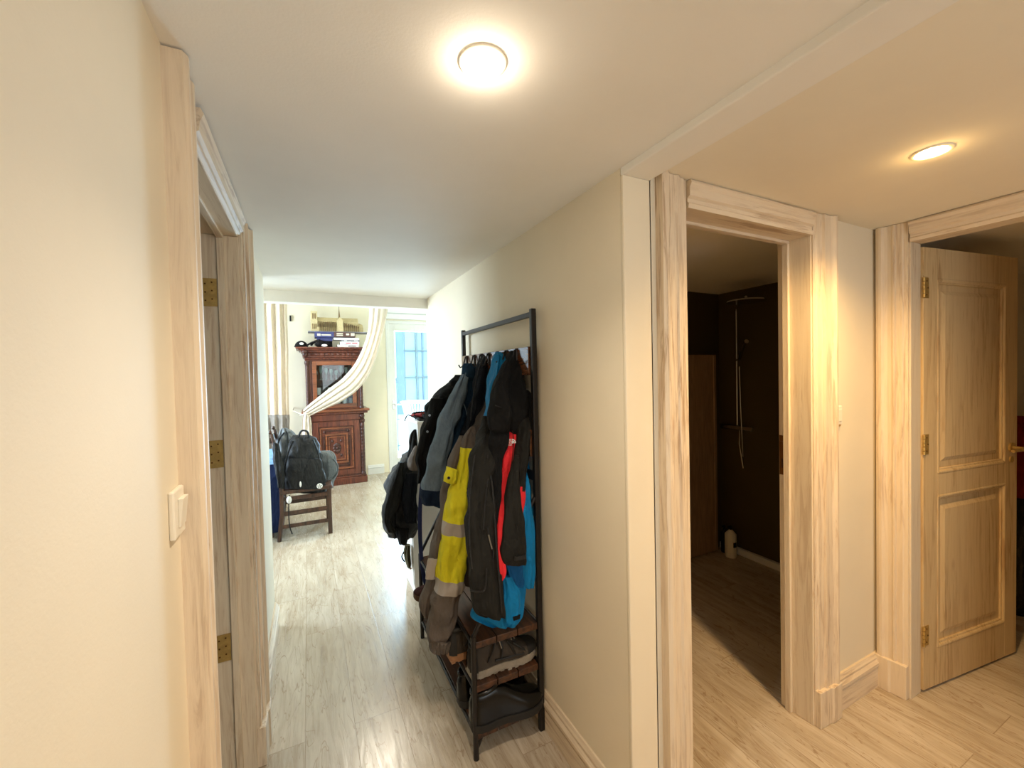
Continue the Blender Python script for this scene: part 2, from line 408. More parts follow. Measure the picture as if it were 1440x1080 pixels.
m = MB(); m.box(XL - .125, XL + .004, LY0, LY1, 2.01, 2.03); m.box(XL - .062, XL - .04, LY0, LY1 - .012, 1.998, 2.01); m.build('jamb_head', 'wwy', d1, bevel=.002)
for z in (1.80, 1.215, .50):
    hg, sc = hinge(d1, (XL - .118, LY1 - .004, z), (1, 0, 0), (0, 1, 0), h=.10, w=.05)
    sc.build('screw', 'dkbrass', hg)
# --- door_2, shower room opening
d2 = struct(thing('door_2', 'doorway to the dark shower room with whitewashed casing', 'doorway', ((D1a + D1b) / 2, YD, 0)))
casing(d2, 'x', 1.0, D1a - 1.006, YD, (0, -1, 0), HW - .002, t=.03)
casing(d2, 'x', 1.98, -(1.98 - D1b - .006), YD, (0, -1, 0), HW - .002, plinth=.15, t=.03)
MB().prism([(0, 0), (0, .024), (.01, .03), (.022, .022), (.05, .022), (.056, .012), (.068, .012), (.074, .018), (.088, .015), (.088, 0)], (D1a, YD, HW - .002), (0, 0, -1), (0, -1, 0), (D1b - D1a, 0, 0)).build('casing_head', 'wwx', d2)
m = MB(); m.box(D1b, D1b + .02, YD - .006, YD + .125, 0, 2.015); m.box(D1b - .014, D1b, YD + .075, YD + .10, 0, 2.0); m.build('jamb', 'jamb', d2, bevel=.002)
m = MB(); m.box(D1a - .02, D1a, YD - .006, YD + .125, 0, 2.015); m.box(D1a, D1a + .014, YD + .075, YD + .10, 0, 2.0); m.build('jamb', 'jamb', d2, bevel=.002)
m = MB(); m.box(D1a, D1b, YD - .006, YD + .125, 2.012, 2.03); m.box(D1a, D1b, YD + .075, YD + .10, 2.0, 2.012); m.build('jamb_head', 'wwx', d2, bevel=.002)
m = MB(); m.box(D1b - .0025, D1b, YD + .098, YD + .122, 1.02, 1.19); m.box(D1b - .006, D1b - .0025, YD + .105, YD + .12, 1.13, 1.165); sp_ = m.build('strike_plate', 'dkbrass', d2)
bx(D1b - .0028, D1b - .0024, YD + .104, YD + .114, 1.05, 1.09).build('latch_hole', 'antiqued', sp_)
# --- door_3, right opening with panelled leaf
d3 = struct(thing('door_3', 'open two panel pine door with brass hinges at the right', 'door', (X2, (D2a + D2b) / 2, 0)))
casing(d3, 'y', YD - .012, -(YD - .012 - D2b - .006), X2, (-1, 0, 0), HW - .002, t=.034, plinth=.15)
casing(d3, 'y', D2a - .12, .114, X2, (-1, 0, 0), HW - .002, t=.034, plinth=.15)
MB().prism([(0, 0), (0, .026), (.01, .034), (.022, .026), (.05, .026), (.056, .016), (.068, .014), (.074, .02), (.088, .016), (.088, 0)], (X2, D2a, HW - .002), (0, 0, -1), (-1, 0, 0), (0, D2b - D2a, 0)).build('casing_head', 'wwy', d3)
for y0, y1 in ((D2b, D2b + .02), (D2a - .02, D2a)):
    bx(X2 - .006, X2 + .085, y0, y1, 0, 2.015).build('jamb', 'jamb', d3, bevel=.002)
bx(X2 - .006, X2 + .085, D2a, D2b, 2.012, 2.03).build('jamb_head', 'wwy', d3, bevel=.002)
hp = Vector((2.447, .852, 0)); dr = Vector((3.195 - 2.51, .772 - .862, 0)).normalized(); nr = Vector((dr.y, -dr.x, 0))   # nr towards camera side
if nr.y > 0: nr = -nr
LW, LT, LH = .745, .042, 2.0
def lf(u, n, z): return hp + dr * u + nr * n + Vector((0, 0, z))
def lbox(mb, u0, u1, n0, n1, z0, z1):
    c = lf((u0 + u1) / 2, (n0 + n1) / 2, (z0 + z1) / 2)
    return mb.obox(c, dr * abs(u1 - u0) / 2, nr * abs(n1 - n0) / 2, Vector((0, 0, (z1 - z0) / 2)))
st = .105; midz = (.88, .99); top = 1.86; bot = .19
m = MB()
lbox(m, 0, st, -LT, 0, .012, LH); lbox(m, LW - st, LW, -LT, 0, .012, LH)
lbox(m, st, LW - st, -LT, 0, top, LH); lbox(m, st, LW - st, -LT, 0, .012, bot); lbox(m, st, LW - st, -LT, 0, *midz)
leaf = m.build('leaf', 'leaf', d3, bevel=.002)
for z0, z1 in ((bot, midz[0]), (midz[1], top)):
    m = MB(); lbox(m, st, LW - st, -LT + .012, -.014, z0, z1)
    # raised field
    q = .045; n0, n1 = -.014, -.006
    vs = [lf(u, n, z) for n, g in ((n0, 0), (n1, .02)) for u, z in ((st + q + g, z0 + q + g), (LW - st - q - g, z0 + q + g), (LW - st - q - g, z1 - q - g), (st + q + g, z1 - q - g))]
    m.add(vs, [(0, 1, 5, 4), (1, 2, 6, 5), (2, 3, 7, 6), (3, 0, 4, 7), (4, 5, 6, 7)])
    pnl = m.build('door_panel', 'leaf', leaf)
    # ovolo bead round the panel
    m = MB()
    for (u0, v0, u1, v1) in ((st, z0, LW - st, z0), (LW - st, z0, LW - st, z1), (LW - st, z1, st, z1), (st, z1, st, z0)):
        m.tube([lf(u0, -.008, v0), lf(u1, -.008, v1)], .011, 8)
        m.tube([lf(u0 + (.012 if u0 < .3 else -.012), -.011, v0 + (.012 if v0 == z0 else -.012)), lf(u1 + (.012 if u1 < .3 else -.012), -.011, v1 + (.012 if v1 == z0 else -.012))], .006, 8)
    m.build('panel_moulding', 'leaf', leaf)
for z in (1.82, 1.125, .26):
    hgc = lf(-.004, .004, z)
    m = MB(); m.obox(lf(.018, .0008, z), dr * .018, nr * .001, Vector((0, 0, .045)))
    for k in range(5): m.tube([hgc + Vector((0, 0, -.045 + k * .018 + .001)), hgc + Vector((0, 0, -.045 + k * .018 + .017))], .0058, 10)
    hg = m.build('hinge', 'brass', d3)
    s_ = MB()
    for dz in (-.03, 0, .03): s_.tube([lf(.02 if dz else .028, .0015, z + dz), lf(.02 if dz else .028, .0032, z + dz)], .0032, 8)
    s_.build('screw', 'dkbrass', hg)
# handle
m = MB(); m.tube([lf(LW - .055, 0, 1.06), lf(LW - .055, .008, 1.06)], .024, 20); m.tube([lf(LW - .055, .008, 1.06), lf(LW - .055, .05, 1.06)], .008, 12)
m.tube([lf(LW - .055, .05, 1.06), lf(LW - .075, .054, 1.06), lf(LW - .17, .052, 1.058)], [.008, .009, .007], 12)
m.build('door_handle', 'brass', leaf)
m = MB(); m.tube([lf(LW - .055, 0, 1.0), lf(LW - .055, .005, 1.0)], .016, 16); m.build('keyhole_plate', 'brass', leaf)
m = MB(); m.tube([lf(LW - .055, -LT, 1.06), lf(LW - .055, -LT - .05, 1.06)], .009, 12); m.tube([lf(LW - .055, -LT - .05, 1.06), lf(LW - .0, -LT - .054, 1.06), lf(LW + .07, -LT - .052, 1.052)], [.009, .01, .008], 12)
m.build('door_handle', 'chrome', leaf)

# ------------------------------------------------------------------ baseboards
def bb_prof(h=.15, t=.02): return [(0, 0), (0, t), (h * .58, t), (h * .60, t - .004), (h * .63, t - .004), (h * .66, t + .004), (h * .76, t + .005), (h * .84, t - .004), (h * .9, t - .004), (h * .94, t - .008), (h, t - .012), (h, 0)]
def baseboard(name, o, nrm, D, label, h=.15, mat='wwy'):
    ob = MB().prism(bb_prof(h), o, (0, 0, 1), nrm, D).build(name, mat)
    return struct(ob, label, 'baseboard')
baseboard('baseboard_right', (XR, YD - .012, 0), (-1, 0, 0), (0, 3.21 - YD + .012, 0), 'whitewashed moulded baseboard under the coat rack wall')
baseboard('baseboard_left', (XL, 2.006, 0), (1, 0, 0), (0, 2.845 - 2.006, 0), 'whitewashed baseboard past the left door')
baseboard('baseboard_near_left', (XL, YB, 0), (1, 0, 0), (0, .95 - YB, 0), 'whitewashed baseboard before the left door')
baseboard('baseboard_alcove', (1.985, YD, 0), (0, -1, 0), (X2 - 1.985, 0, 0), 'short moulded baseboard between the two right hand doors', mat='wwx')
baseboard('baseboard_far', (.78, YF, 0), (0, -1, 0), (BX0 - .86, 0, 0), 'pale baseboard between carved cupboard and balcony door', .14, 'white')

# ------------------------------------------------------------------ downlights
def downlight(x, y, z, label):
    t = thing('downlight', label, 'ceiling light', (x, y, z), 'recessed ceiling downlights')
    MB().lathe([(.046, 0), (.046, -.003), (.042, -.005), (.036, -.003), (.034, .0)], (x, y, z - .0005), 32, closed=False).build('trim_ring', 'plastic', t)
    MB().lathe([(.0005, -.0022), (.03, -.0022), (.034, -.001)], (x, y, z), 28, closed=False).build('lamp_disc', emit('lamp_glow', (1, .93, .8), 60), t)
    return t
L1 = (.325, .76); L2 = (1.65, .556)
downlight(L1[0], L1[1], H, 'glowing recessed downlight in the white hall ceiling')
downlight(L2[0], L2[1], HW, 'glowing recessed downlight in the warm alcove ceiling by the right doors')
def spot(x, y, z, e, col, size=130, blend=.5, r=.03):
    l = bpy.data.lights.new('spot_beam', 'SPOT'); l.energy = e; l.color = col; l.spot_size = math.radians(size); l.spot_blend = blend; l.shadow_soft_size = r
    o = bpy.data.objects.new('spot_beam', l); COL.objects.link(o); o.location = (x, y, z - .012); return o
def area(loc, rot, sx, sy, e, col, spread=180):
    l = bpy.data.lights.new('daylight_fill', 'AREA'); l.shape = 'RECTANGLE'; l.size = sx; l.size_y = sy; l.energy = e; l.color = col; l.spread = math.radians(spread)
    o = bpy.data.objects.new('daylight_fill', l); COL.objects.link(o); o.location = loc; o.rotation_euler = rot; return o
WARM = (1, .62, .23); MID = (1, .84, .64)
spot(L1[0], L1[1], H, 29, MID, 122, 1.0)
spot(L2[0], L2[1], HW, 62, WARM, 152, .9)
spot(1.0, -1.0, H, 12, MID, 160, .8)          # added unseen fill light behind the camera
def halo_light(x, y, z, e, col):  # added point light imitating the scattered glow around a downlight
    l = bpy.data.lights.new('lamp_halo_fill', 'POINT'); l.energy = e; l.color = col; l.shadow_soft_size = .02
    o = bpy.data.objects.new('lamp_halo_fill', l); COL.objects.link(o); o.location = (x, y, z - .035)
halo_light(L1[0], L1[1], H, .6, MID); halo_light(L2[0], L2[1], HW, .25, WARM)
# far room: balcony door daylight, added window light and added ceiling fill lights
area((XF0 - .15, 4.7, 1.6), (0, -PI / 2, 0), 1.5, 1.9, 190, (.74, .88, 1))  # light for the added left window
area(((BX0 + BX1) / 2, YF + .3, 1.25), (-PI / 2, 0, 0), .9, 2.1, 180, (.45, .74, 1))
area((1.05, YB - .14, 1.44), (PI / 2, 0, 0), 1.3, 1.0, 9, (1, .90, .76))  # even fill through the added window behind the camera
spot(.6, 4.6, HF, 80, (1, .90, .74), 150, .6, .1)  # added ceiling fill, no lamp modelled
spot(-1.3, 4.6, HF, 30, (1, .93, .82), 150, .6, .1)  # second added ceiling fill, further left

w = bpy.data.worlds.new('sky'); SC.world = w; w.use_nodes = True
bg = w.node_tree.nodes['Background']; bg.inputs[0].default_value = (.70, .86, 1, 1); bg.inputs[1].default_value = 2.3

# ------------------------------------------------------------------ cloth lofts
def cr(p, q, r, s, t):
    return tuple(.5 * ((2 * b) + (c - a) * t + (2 * a - 5 * b + 4 * c - d) * t * t + (-a + 3 * b - 3 * c + d) * t ** 3) for a, b, c, d in zip(p, q, r, s))
def smoothrows(R, sub):
    out = []
    for i in range(len(R) - 1):
        a, b, c, d = R[max(i - 1, 0)], R[i], R[i + 1], R[min(i + 2, len(R) - 1)]
        for k in range(sub): out.append(cr(a, b, c, d, k / sub))
    out.append(tuple(R[-1])); return out
def rowpts(rows):
    """rows (py,L,R,Y,h) or ((lx,ly),(rx,ry),Y,h): two edge points of the garment standing at depth Y -> 3D"""
    R = []
    for r in rows:
        if len(r) == 5: py, l, rr, Y, h = r; A, B = aY(l, py, Y), aY(rr, py, Y)
        else: (lx, ly), (rx, ry), Y, h = r; A, B = aY(lx, ly, Y), aY(rx, ry, Y)
        R.append((A.x, A.y, A.z, B.x, B.y, B.z, h))
    return R
def loft(rows, name, mat, parent=None, n=44, sub=5, fold=.012, k=2.2, ph=0.0, p=.75, rng=None, th=None, infl=0.0, raw=False, sway=.5, shell=.003, across=None, wr=None):
    if wr is None: wr = 1.7
    n = int(n * 1.5); sub = int(sub * 1.7)
    R = smoothrows(rows if raw else rowpts(rows), sub); m = len(R)
    i0, i1 = 0, m - 1
    if rng: i0 = int(rng[0] * (m - 1)); i1 = max(i0 + 1, int(round(rng[1] * (m - 1))))
    rings = []
    ths = [2 * PI * j / n for j in range(n)] if th is None else [th[0] + (th[1] - th[0]) * j / (n - 1) for j in range(n)]
    for i in range(i0, i1 + 1):
        x0, y0, z0, x1, y1, z1, h = R[i]; v = i / (m - 1)
        c = Vector(((x0 + x1) / 2, (y0 + y1) / 2, (z0 + z1) / 2)); u = Vector((x1 - x0, y1 - y0, z1 - z0)) / 2
        e = Vector(across) if across else Vector((0, 1, 0)); ring = []; ul = max(u.length, 1e-4)
        for q in ths:
            cs, sn = math.cos(q), math.sin(q)
            a = math.copysign(abs(cs) ** p, cs); b = math.copysign(abs(sn) ** p, sn)
            env = min(1, v * 6 + .15) * (1 if not th else 1)
            f = fold * env * (math.sin(k * PI * a + ph + sway * 6 * v) * .6 + math.sin(k * 1.9 * PI * a + ph * 2.3 - sway * 4 * v) * .28 + math.sin(9 * v * PI + 3 * a + ph) * .14)
            w = 1 + .03 * math.sin(11 * v + ph + (0 if a > 0 else 2)) * env
            P_ = c + u * (a * w * (1 + infl / ul)) + e * ((h + infl) * b + f)
            amp_ = min(.013, h * .22, ul * .25) * wr * min(1, v * 8 + .1)
            s1 = mnoise.noise(Vector((P_.x * 16 + ph, P_.y * 9, P_.z * 4.5 + P_.x * 9)))
            s2 = mnoise.noise(Vector((P_.x * 30 + ph * 3, P_.y * 22, P_.z * 17 - P_.x * 12)))
            s3 = 1 - 2 * abs(mnoise.noise(Vector((P_.x * 11 - ph, P_.y * 11, P_.z * 8))))
            dn = (u.normalized() * a + e * b); dn = dn.normalized() if dn.length > 1e-6 else e
            P_ = P_ + dn * amp_ * (s1 * .9 + s2 * .5 + (s3 - .5) * .6)
            ring.append(P_)
        rings.append(ring)
    mb = MB()
    if th is None:
        vs = [p_ for r in rings for p_ in r]; mm = len(rings)
        mb.add(vs, [(i * n + j, i * n + (j + 1) % n, (i + 1) * n + (j + 1) % n, (i + 1) * n + j) for i in range(mm - 1) for j in range(n)], True)
        for rr, fl in ((rings[0], True), (rings[-1], False)):
            cc = sum(rr, Vector()) / n; o = len(mb.v)
            mb.add(list(rr) + [cc], [((j + 1) % n, j, n) if not fl else (j, (j + 1) % n, n) for j in range(n)], True)
    else:
        vs = [p_ for r in rings for p_ in r]; mm = len(rings)
        mb.add(vs, [(i * n + j, i * n + j + 1, (i + 1) * n + j + 1, (i + 1) * n + j) for i in range(mm - 1) for j in range(n - 1)], True)
    o = mb.build(name, mat, parent)
    if th is not None:
        s = o.modifiers.new('thickness', 'SOLIDIFY'); s.thickness = shell; s.offset = 0
    return o
def pxtube(pts, Y, r, name, mat, parent, n=8):
    P_ = [aY(x, y, Y if not isinstance(Y, (list, tuple)) else Y[i]) for i, (x, y) in enumerate(pts)]
    P_ = [Vector(q) for q in smoothrows([tuple(q) for q in P_], 4)]
    return MB().tube(P_, r, n).build(name, mat, parent)
FR = (PI, 2 * PI)      # front half of a cloth loft

M['blk'] = fabric('black_softshell_cloth', (21, 21, 22))
M['blk2'] = fabric('charcoal_green_cloth', (35, 34, 31), .75)
M['blkshine'] = fabric('black_nylon', (26, 27, 29), .5, spec=.4)
M['rust'] = fabric('dark_red_cloth', (130, 36, 36))
M['navy'] = fabric('navy_black_cloth', (17, 20, 28))
M['denim'] = fabric('washed_grey_denim', (128, 146, 162), .9, .35, 500, .1)
M['denimd'] = fabric('dark_teal_denim', (40, 66, 90), .9, .35, 500, .1)
M['denimtrim'] = fabric('stiff_dark_denim_trim', (34, 48, 70), .9, .4, 300, .1)
M['yellow'] = fabric('high_visibility_yellow_cloth', (236, 226, 44), .7, .1)
M['reflect'] = fabric('silver_reflective_tape', (170, 160, 150), .4, .06, 1200, .5, .15)
M['taupe'] = fabric('taupe_grey_workwear_cloth', (104, 93, 84), .75, .12)
M['taupe2'] = fabric('dark_taupe_lining', (78, 68, 62), .8)
M['blue'] = fabric('bright_blue_shell_cloth', (8, 122, 180), .6, .12)
M['blue2'] = fabric('deep_blue_shell_cloth', (6, 84, 142), .6, .12)
M['red'] = fabric('coral_red_shell_cloth', (240, 48, 56), .6, .1)
M['logo'] = plain('white_print', (240, 240, 238), .6)
M['zip'] = plain('zip_metal', (150, 150, 150), .35, 1.0)
M['brownleather'] = fabric('brown_suede', (96, 70, 50), .8, .3, 700, .2, .2)
M['greyleather'] = fabric('grey_brown_nubuck', (74, 66, 58), .75, .3, 700, .2, .2)
M['sole'] = plain('pale_grey_rubber', (158, 148, 134), .7, 0, .2, 60)
M['soledk'] = plain('dark_rubber', (28, 27, 26), .6, 0, .2, 60)
M['tansole'] = plain('tan_gum_rubber', (176, 128, 90), .7, 0, .2, 60)
M['blackleather'] = plain('polished_black_leather', (10, 10, 10), .24, 0, .2, 12, .35)
M['lace'] = plain('grey_lace', (150, 140, 126), .8)
M['maroon'] = fabric('maroon_shoe_cloth', (66, 36, 34), .8)

# ------------------------------------------------------------------ coat rack
RX0, RX1, RY0, RY1, RZ = .538, .828, 1.485, 2.325, 1.745
rk = thing('coat_rack', 'black metal coat rack with brown boards and three shoe shelves against the cream wall', 'coat rack', ((RX0 + RX1) / 2, (RY0 + RY1) / 2, 0))
for y in (RY0, RY1):
    m = MB().box(RX1 - .011, RX1 + .011, y - .011, y + .011, 0, RZ); m.build('rear_post', 'blackmetal', rk, bevel=.003)
    m = MB().tube([(RX0, y, 0), (RX0, y, .48)], .011, 12); m.build('front_post', 'blackmetal', rk)
    MB().tube([(RX0, y, .478), (RX1 - .008, y, .975)], .0085, 10).build('diagonal_brace', 'blackmetal', rk)
    MB().tube([(RX0 + .005, y, .04), (RX0 + .03, y, .09), (RX0 + .06, y, .098)], .006, 8).build('corner_brace', 'blackmetal', rk)
MB().box(RX1 - .009, RX1 + .009, RY0, RY1, RZ - .032, RZ - .012).build('top_rail', 'blackmetal', rk, bevel=.002)
for z0, z1 in ((1.475, 1.592), (1.14, 1.25)):
    MB().box(RX1 - .018, RX1 - .002, RY0 + .012, RY1 - .012, z0, z1).build('back_board', 'rackwood', rk, bevel=.002)
MB().box(RX1 - .008, RX1 + .008, RY0, RY1, 1.04, 1.075).build('rear_rail', 'blackmetal', rk, bevel=.002)
for z in (.452, .282, .10):
    m = MB()
    for k_ in range(3):
        x0 = RX0 + .004 + k_ * .092
        m.box(x0, x0 + .088, RY0 - .008, RY1 + .008, z - .020, z + .006)
    sh = m.build('shelf', 'shelfwood', rk, bevel=.002)
    m = MB()
    for y in (RY0, RY1): m.tube([(RX0, y + (.02 if y < 2 else -.02), z - .022), (RX1, y + (.02 if y < 2 else -.02), z - .022)], .007, 8)
    for x in (RX0, RX1): m.tube([(x, RY0, z - .006), (x, RY1, z - .006)], .008, 8)
    m.build('shelf_frame', 'blackmetal', sh)
HKY = [1.60, 1.70, 1.80, 1.90, 2.0, 2.10, 2.22]
for y in HKY:
    m = MB().tube([(RX1 - .02, y, 1.58), (RX1 - .028, y, 1.585), (RX1 - .034, y, 1.56), (RX1 - .045, y, 1.532), (RX1 - .060, y, 1.524), (RX1 - .070, y, 1.540)], .004, 8)
    m.tube([(RX1 - .019, y, 1.53), (RX1 - .019, y, 1.59)], .007, 8); m.build('coat_hook', 'blackmetal', rk)

# ------------------------------------------------------------------ garments (far to near)
t = thing('jacket', 'black button jacket hanging at the far end of the rack', 'jacket', aY(640, 560, 2.22))
loft([(529, 644, 650, 2.26, .01), (536, 634, 652, 2.25, .03), (555, 612, 655, 2.23, .05), (572, 601, 650, 2.21, .055), (592, 602, 640, 2.20, .055), (625, 598, 632, 2.2, .055), (660, 594, 625, 2.2, .05), (690, 600, 628, 2.2, .04)], 'body', 'blk', t, fold=.012, ph=1)
loft([(560, 606, 626, 2.16, .02), (585, 600, 620, 2.15, .035), (608, 592, 613, 2.15, .035), (632, 585, 609, 2.14, .035), (646, 582, 606, 2.14, .035), (662, 586, 604, 2.14, .03), (679, 587, 598, 2.14, .02)], 'sleeve', 'blk', t, fold=.008, ph=2)
loft([(527, 640, 652, 2.24, .012), (536, 634, 654, 2.22, .03), (546, 630, 652, 2.22, .032)], 'collar', 'blk', t, fold=.003)
for a, b in ((604, 584), (601, 607)): MB().lathe([(.0005, -.003), (.006, -.003), (.006, .001)], aY(a, b, 2.105), 10, 'y').build('snap_button', 'zip', t)
t = thing('denim_jacket', 'faded grey denim jacket with dark collar hanging second from the far end', 'jacket', aY(650, 540, 2.08))
loft([(519, 655, 668, 2.12, .012), (527, 648, 676, 2.11, .03), (545, 640, 680, 2.09, .05), (580, 632, 678, 2.08, .055), (620, 626, 668, 2.08, .055), (665, 618, 650, 2.07, .055), (700, 612, 640, 2.06, .05), (712, 612, 630, 2.06, .045)], 'body', 'denimd', t, fold=.014, k=3, ph=.5)
sl = loft([(520, 655, 660, 2.06, .006), (530, 647, 658, 2.05, .02), (545, 639, 656, 2.03, .03), (565, 628, 652, 2.02, .035), (590, 617, 644, 2.01, .04), (620, 607, 634, 2.0, .042), (650, 601, 628, 2.0, .042), (680, 596, 624, 2.0, .042), (692, 594, 623, 2.0, .04)], 'sleeve', 'denim', t, fold=.008, k=1.6, ph=2)
loft([(688, 593, 623, 2.0, .043), (698, 593, 622, 2.0, .043), (709, 595, 620, 2.0, .038)], 'cuff', 'denimtrim', sl, fold=.002)
sl = loft([(640, 619, 638, 2.03, .02), (664, 613, 634, 2.025, .03), (690, 618, 634, 2.02, .03), (715, 619, 629, 2.02, .025)], 'sleeve', 'denimtrim', t, fold=.006, k=3, ph=3)
loft([(511, 652, 667, 2.05, .012), (519, 649, 670, 2.05, .03), (530, 650, 668, 2.06, .03), (537, 653, 662, 2.07, .02)], 'collar', 'denimd', t, fold=.004)
pxtube([(655, 524), (650, 545), (646, 560), (651, 566), (656, 580), (657, 600)], 2.0, .0025, 'stitched_seam', 'denim', t, 6)
pxtube([(642, 562), (634, 590), (626, 625), (620, 655)], 1.955, .0022, 'stitched_seam', 'denim', sl, 6)
t = thing('hooded_jacket', 'navy black hooded jacket between denim jacket and blue jacket', 'jacket', aY(680, 520, 1.95))
loft([(497, 680, 684, 1.98, .006), (504, 676, 688, 1.97, .025), (520, 671, 689, 1.96, .045), (540, 667, 688, 1.95, .05), (562, 662, 685, 1.94, .05), (585, 656, 679, 1.93, .05), (604, 649, 672, 1.92, .05), (616, 647, 668, 1.92, .04)], 'body', 'navy', t, fold=.012, k=1.8, ph=.7)
pxtube([(681, 500), (673, 520), (668, 545), (663, 575), (662, 600)], 1.885, .003, 'hood_seam', 'blkshine', t, 6)
t = thing('safety_jacket', 'yellow and taupe high visibility work jacket with silver bands', 'jacket', aY(665, 620, 1.84))
loft([(560, 684, 692, 1.86, .012), (590, 672, 694, 1.85, .04), (615, 656, 692, 1.84, .05), (660, 650, 696, 1.82, .055), (720, 652, 700, 1.80, .055), (770, 650, 700, 1.78, .055), (820, 650, 692, 1.78, .05)], 'body', 'taupe2', t, fold=.014, ph=1.4)
rs = [(600, 662, 668, 1.79, .004), (607, 656, 669, 1.78, .015), (614, 651, 668, 1.77, .022), (625, 649, 668, 1.76, .03), (640, 646, 666, 1.75, .038), (665, 640, 662, 1.74, .042), (690, 634, 658, 1.73, .045), (727, 625, 653, 1.72, .048), (760, 620, 652, 1.715, .05), (800, 616, 653, 1.71, .05), (830, 612, 648, 1.70, .05), (860, 607, 642, 1.70, .05), (888, 602, 636, 1.70, .046), (901, 602, 633, 1.70, .034)]
sl = loft(rs, 'sleeve', 'taupe', t, fold=.007, k=1.5, ph=2, rng=(0, 1), sub=8)
N_ = 88
def yv(y):     # fraction along rs for pixel row y
    ys = [r[0] for r in rs]
    for i in range(len(ys) - 1):
        if y <= ys[i + 1]: return (i + (y - ys[i]) / (ys[i + 1] - ys[i])) / (len(ys) - 1)
    return 1
for nm, a, b, mt in (('yellow_panel', 630, 733, 'yellow'), ('reflective_band', 733, 751, 'reflect'), ('yellow_panel', 751, 812, 'yellow'), ('reflective_band', 812, 831, 'reflect')):
    loft(rs, nm, mt, sl, fold=.007, k=1.5, ph=2, rng=(yv(a), yv(b)), infl=.003, sub=8)
loft([(895, 603, 635, 1.70, .046), (904, 602, 634, 1.70, .044), (913, 604, 632, 1.70, .036)], 'cuff', 'taupe', sl, fold=.006, k=5)
loft([((628, 656), (643, 661), 1.72, .022), ((626, 668), (642, 676), 1.71, .028), ((625, 677), (637, 682), 1.71, .02)], 'sleeve_tab', 'yellow', t, fold=.002)
MB().lathe([(.0005, -.003), (.006, -.003), (.006, .001)], aY(631, 672, 1.684), 12, 'y').build('snap_button', 'blkshine', t)
loft([(613, 646, 654, 1.80, .015), (630, 639, 652, 1.79, .03), (655, 629, 648, 1.78, .035), (700, 622, 640, 1.78, .035), (740, 614, 632, 1.78, .04), (781, 604, 624, 1.78, .042), (820, 598, 618, 1.78, .042), (850, 592, 610, 1.78, .04), (870, 598, 608, 1.78, .02)], 'sleeve', 'taupe', t, fold=.006, ph=1)
loft([(786, 602, 617, 1.735, .01), (800, 599, 615, 1.735, .012), (814, 598, 612, 1.735, .01)], 'reflective_band', 'reflect', t, fold=.001)
t = thing('hooded_jacket', 'bright blue shell jacket hanging behind the black one, hem lowest of all', 'jacket', aY(705, 520, 1.7))
loft([(495, 697, 704, 1.76, .008), (503, 694, 711, 1.74, .03), (520, 690, 706, 1.72, .045), (560, 684, 722, 1.70, .05), (620, 676, 738, 1.66, .05), (680, 686, 744, 1.60, .045), (740, 686, 744, 1.52, .035), (800, 684, 742, 1.475, .028), (840, 672, 736, 1.455, .024), (866, 664, 733, 1.45, .022), (881, 690, 724, 1.45, .012)], 'body', 'blue', t, fold=.012, k=2, ph=2.4)
s2 = loft([(664, 737, 740, 1.50, .01), (690, 733, 744, 1.47, .02), (728, 730, 749, 1.45, .022), (770, 729, 751, 1.44, .022), (810, 728, 751, 1.43, .022), (826, 732, 750, 1.43, .014)], 'sleeve', 'blue', t, fold=.005, ph=1)
loft([(795, 712, 735, 1.412, .004), (815, 718, 737, 1.41, .006), (826, 727, 736, 1.41, .004)], 'pocket_flap', 'blue2', t, fold=.002)
loft([(810, 706, 722, 1.418, .012), (830, 707, 731, 1.415, .014), (855, 709, 732, 1.412, .014), (876, 711, 728, 1.41, .010)], 'hem_panel', 'blue', t, fold=.003)
loft([((721, 868), (732, 864), 1.395, .002), ((722, 873), (731, 870), 1.395, .002)], 'hem_tab', 'blk', t, fold=0)
t = thing('shell_jacket', 'coral red jacket with small white shoulder logo, mostly under black jackets', 'jacket', aY(716, 620, 1.6))
loft([(588, 716, 722, 1.60, .008), (600, 711, 726, 1.585, .02), (612, 706, 728, 1.57, .028), (632, 705, 727, 1.55, .03), (660, 703, 724, 1.53, .03), (687, 698, 719, 1.50, .03), (712, 698, 713, 1.47, .028), (745, 698, 709, 1.43, .024), (777, 699, 709, 1.40, .02), (802, 702, 712, 1.385, .014), (815, 703, 706, 1.385, .008)], 'sleeve', 'red', t, fold=.004, k=1.3, ph=1)
loft([(684, 722, 738, 1.455, .008), (700, 725, 738, 1.45, .014), (720, 728, 736, 1.445, .012), (741, 731, 734, 1.44, .006)], 'lower_panel', 'red', t, fold=.002)
pxtube([(719, 600), (722, 615), (721, 640), (717, 665)], [1.55, 1.53, 1.515, 1.495], .002, 'seam', 'maroon', t, 6)
# small white print: quarter dome of three arcs and three short bars of lettering
lc = aY(719.5, 622, 1.505)
m = MB()
def flatpoly(pts, y=1.5145, th=.0015):
    m.prism([(px, -py) for px, py in pts], (0, y, 0), (1, 0, 0), (0, 0, 1), (0, th, 0))
S_ = .0028
for r0, r1 in ((0, 2.2), (3, 4.4), (5.2, 6.6)):
    P_ = [(lc.x + S_ * (2.2 + r1 * math.cos(a)), -(lc.z + S_ * (-2.4 + r1 * math.sin(a)))) for a in [PI / 2 * i / 8 for i in range(9)]]
    P_ += [(lc.x + S_ * (2.2 + r0 * math.cos(a)), -(lc.z + S_ * (-2.4 + r0 * math.sin(a)))) for a in [PI / 2 * i / 8 for i in range(8, -1, -1)]] if r0 else [(lc.x + S_ * 2.2, -(lc.z - S_ * 2.4))]
    flatpoly(P_)
o = m.build('white_logo', 'logo', t)
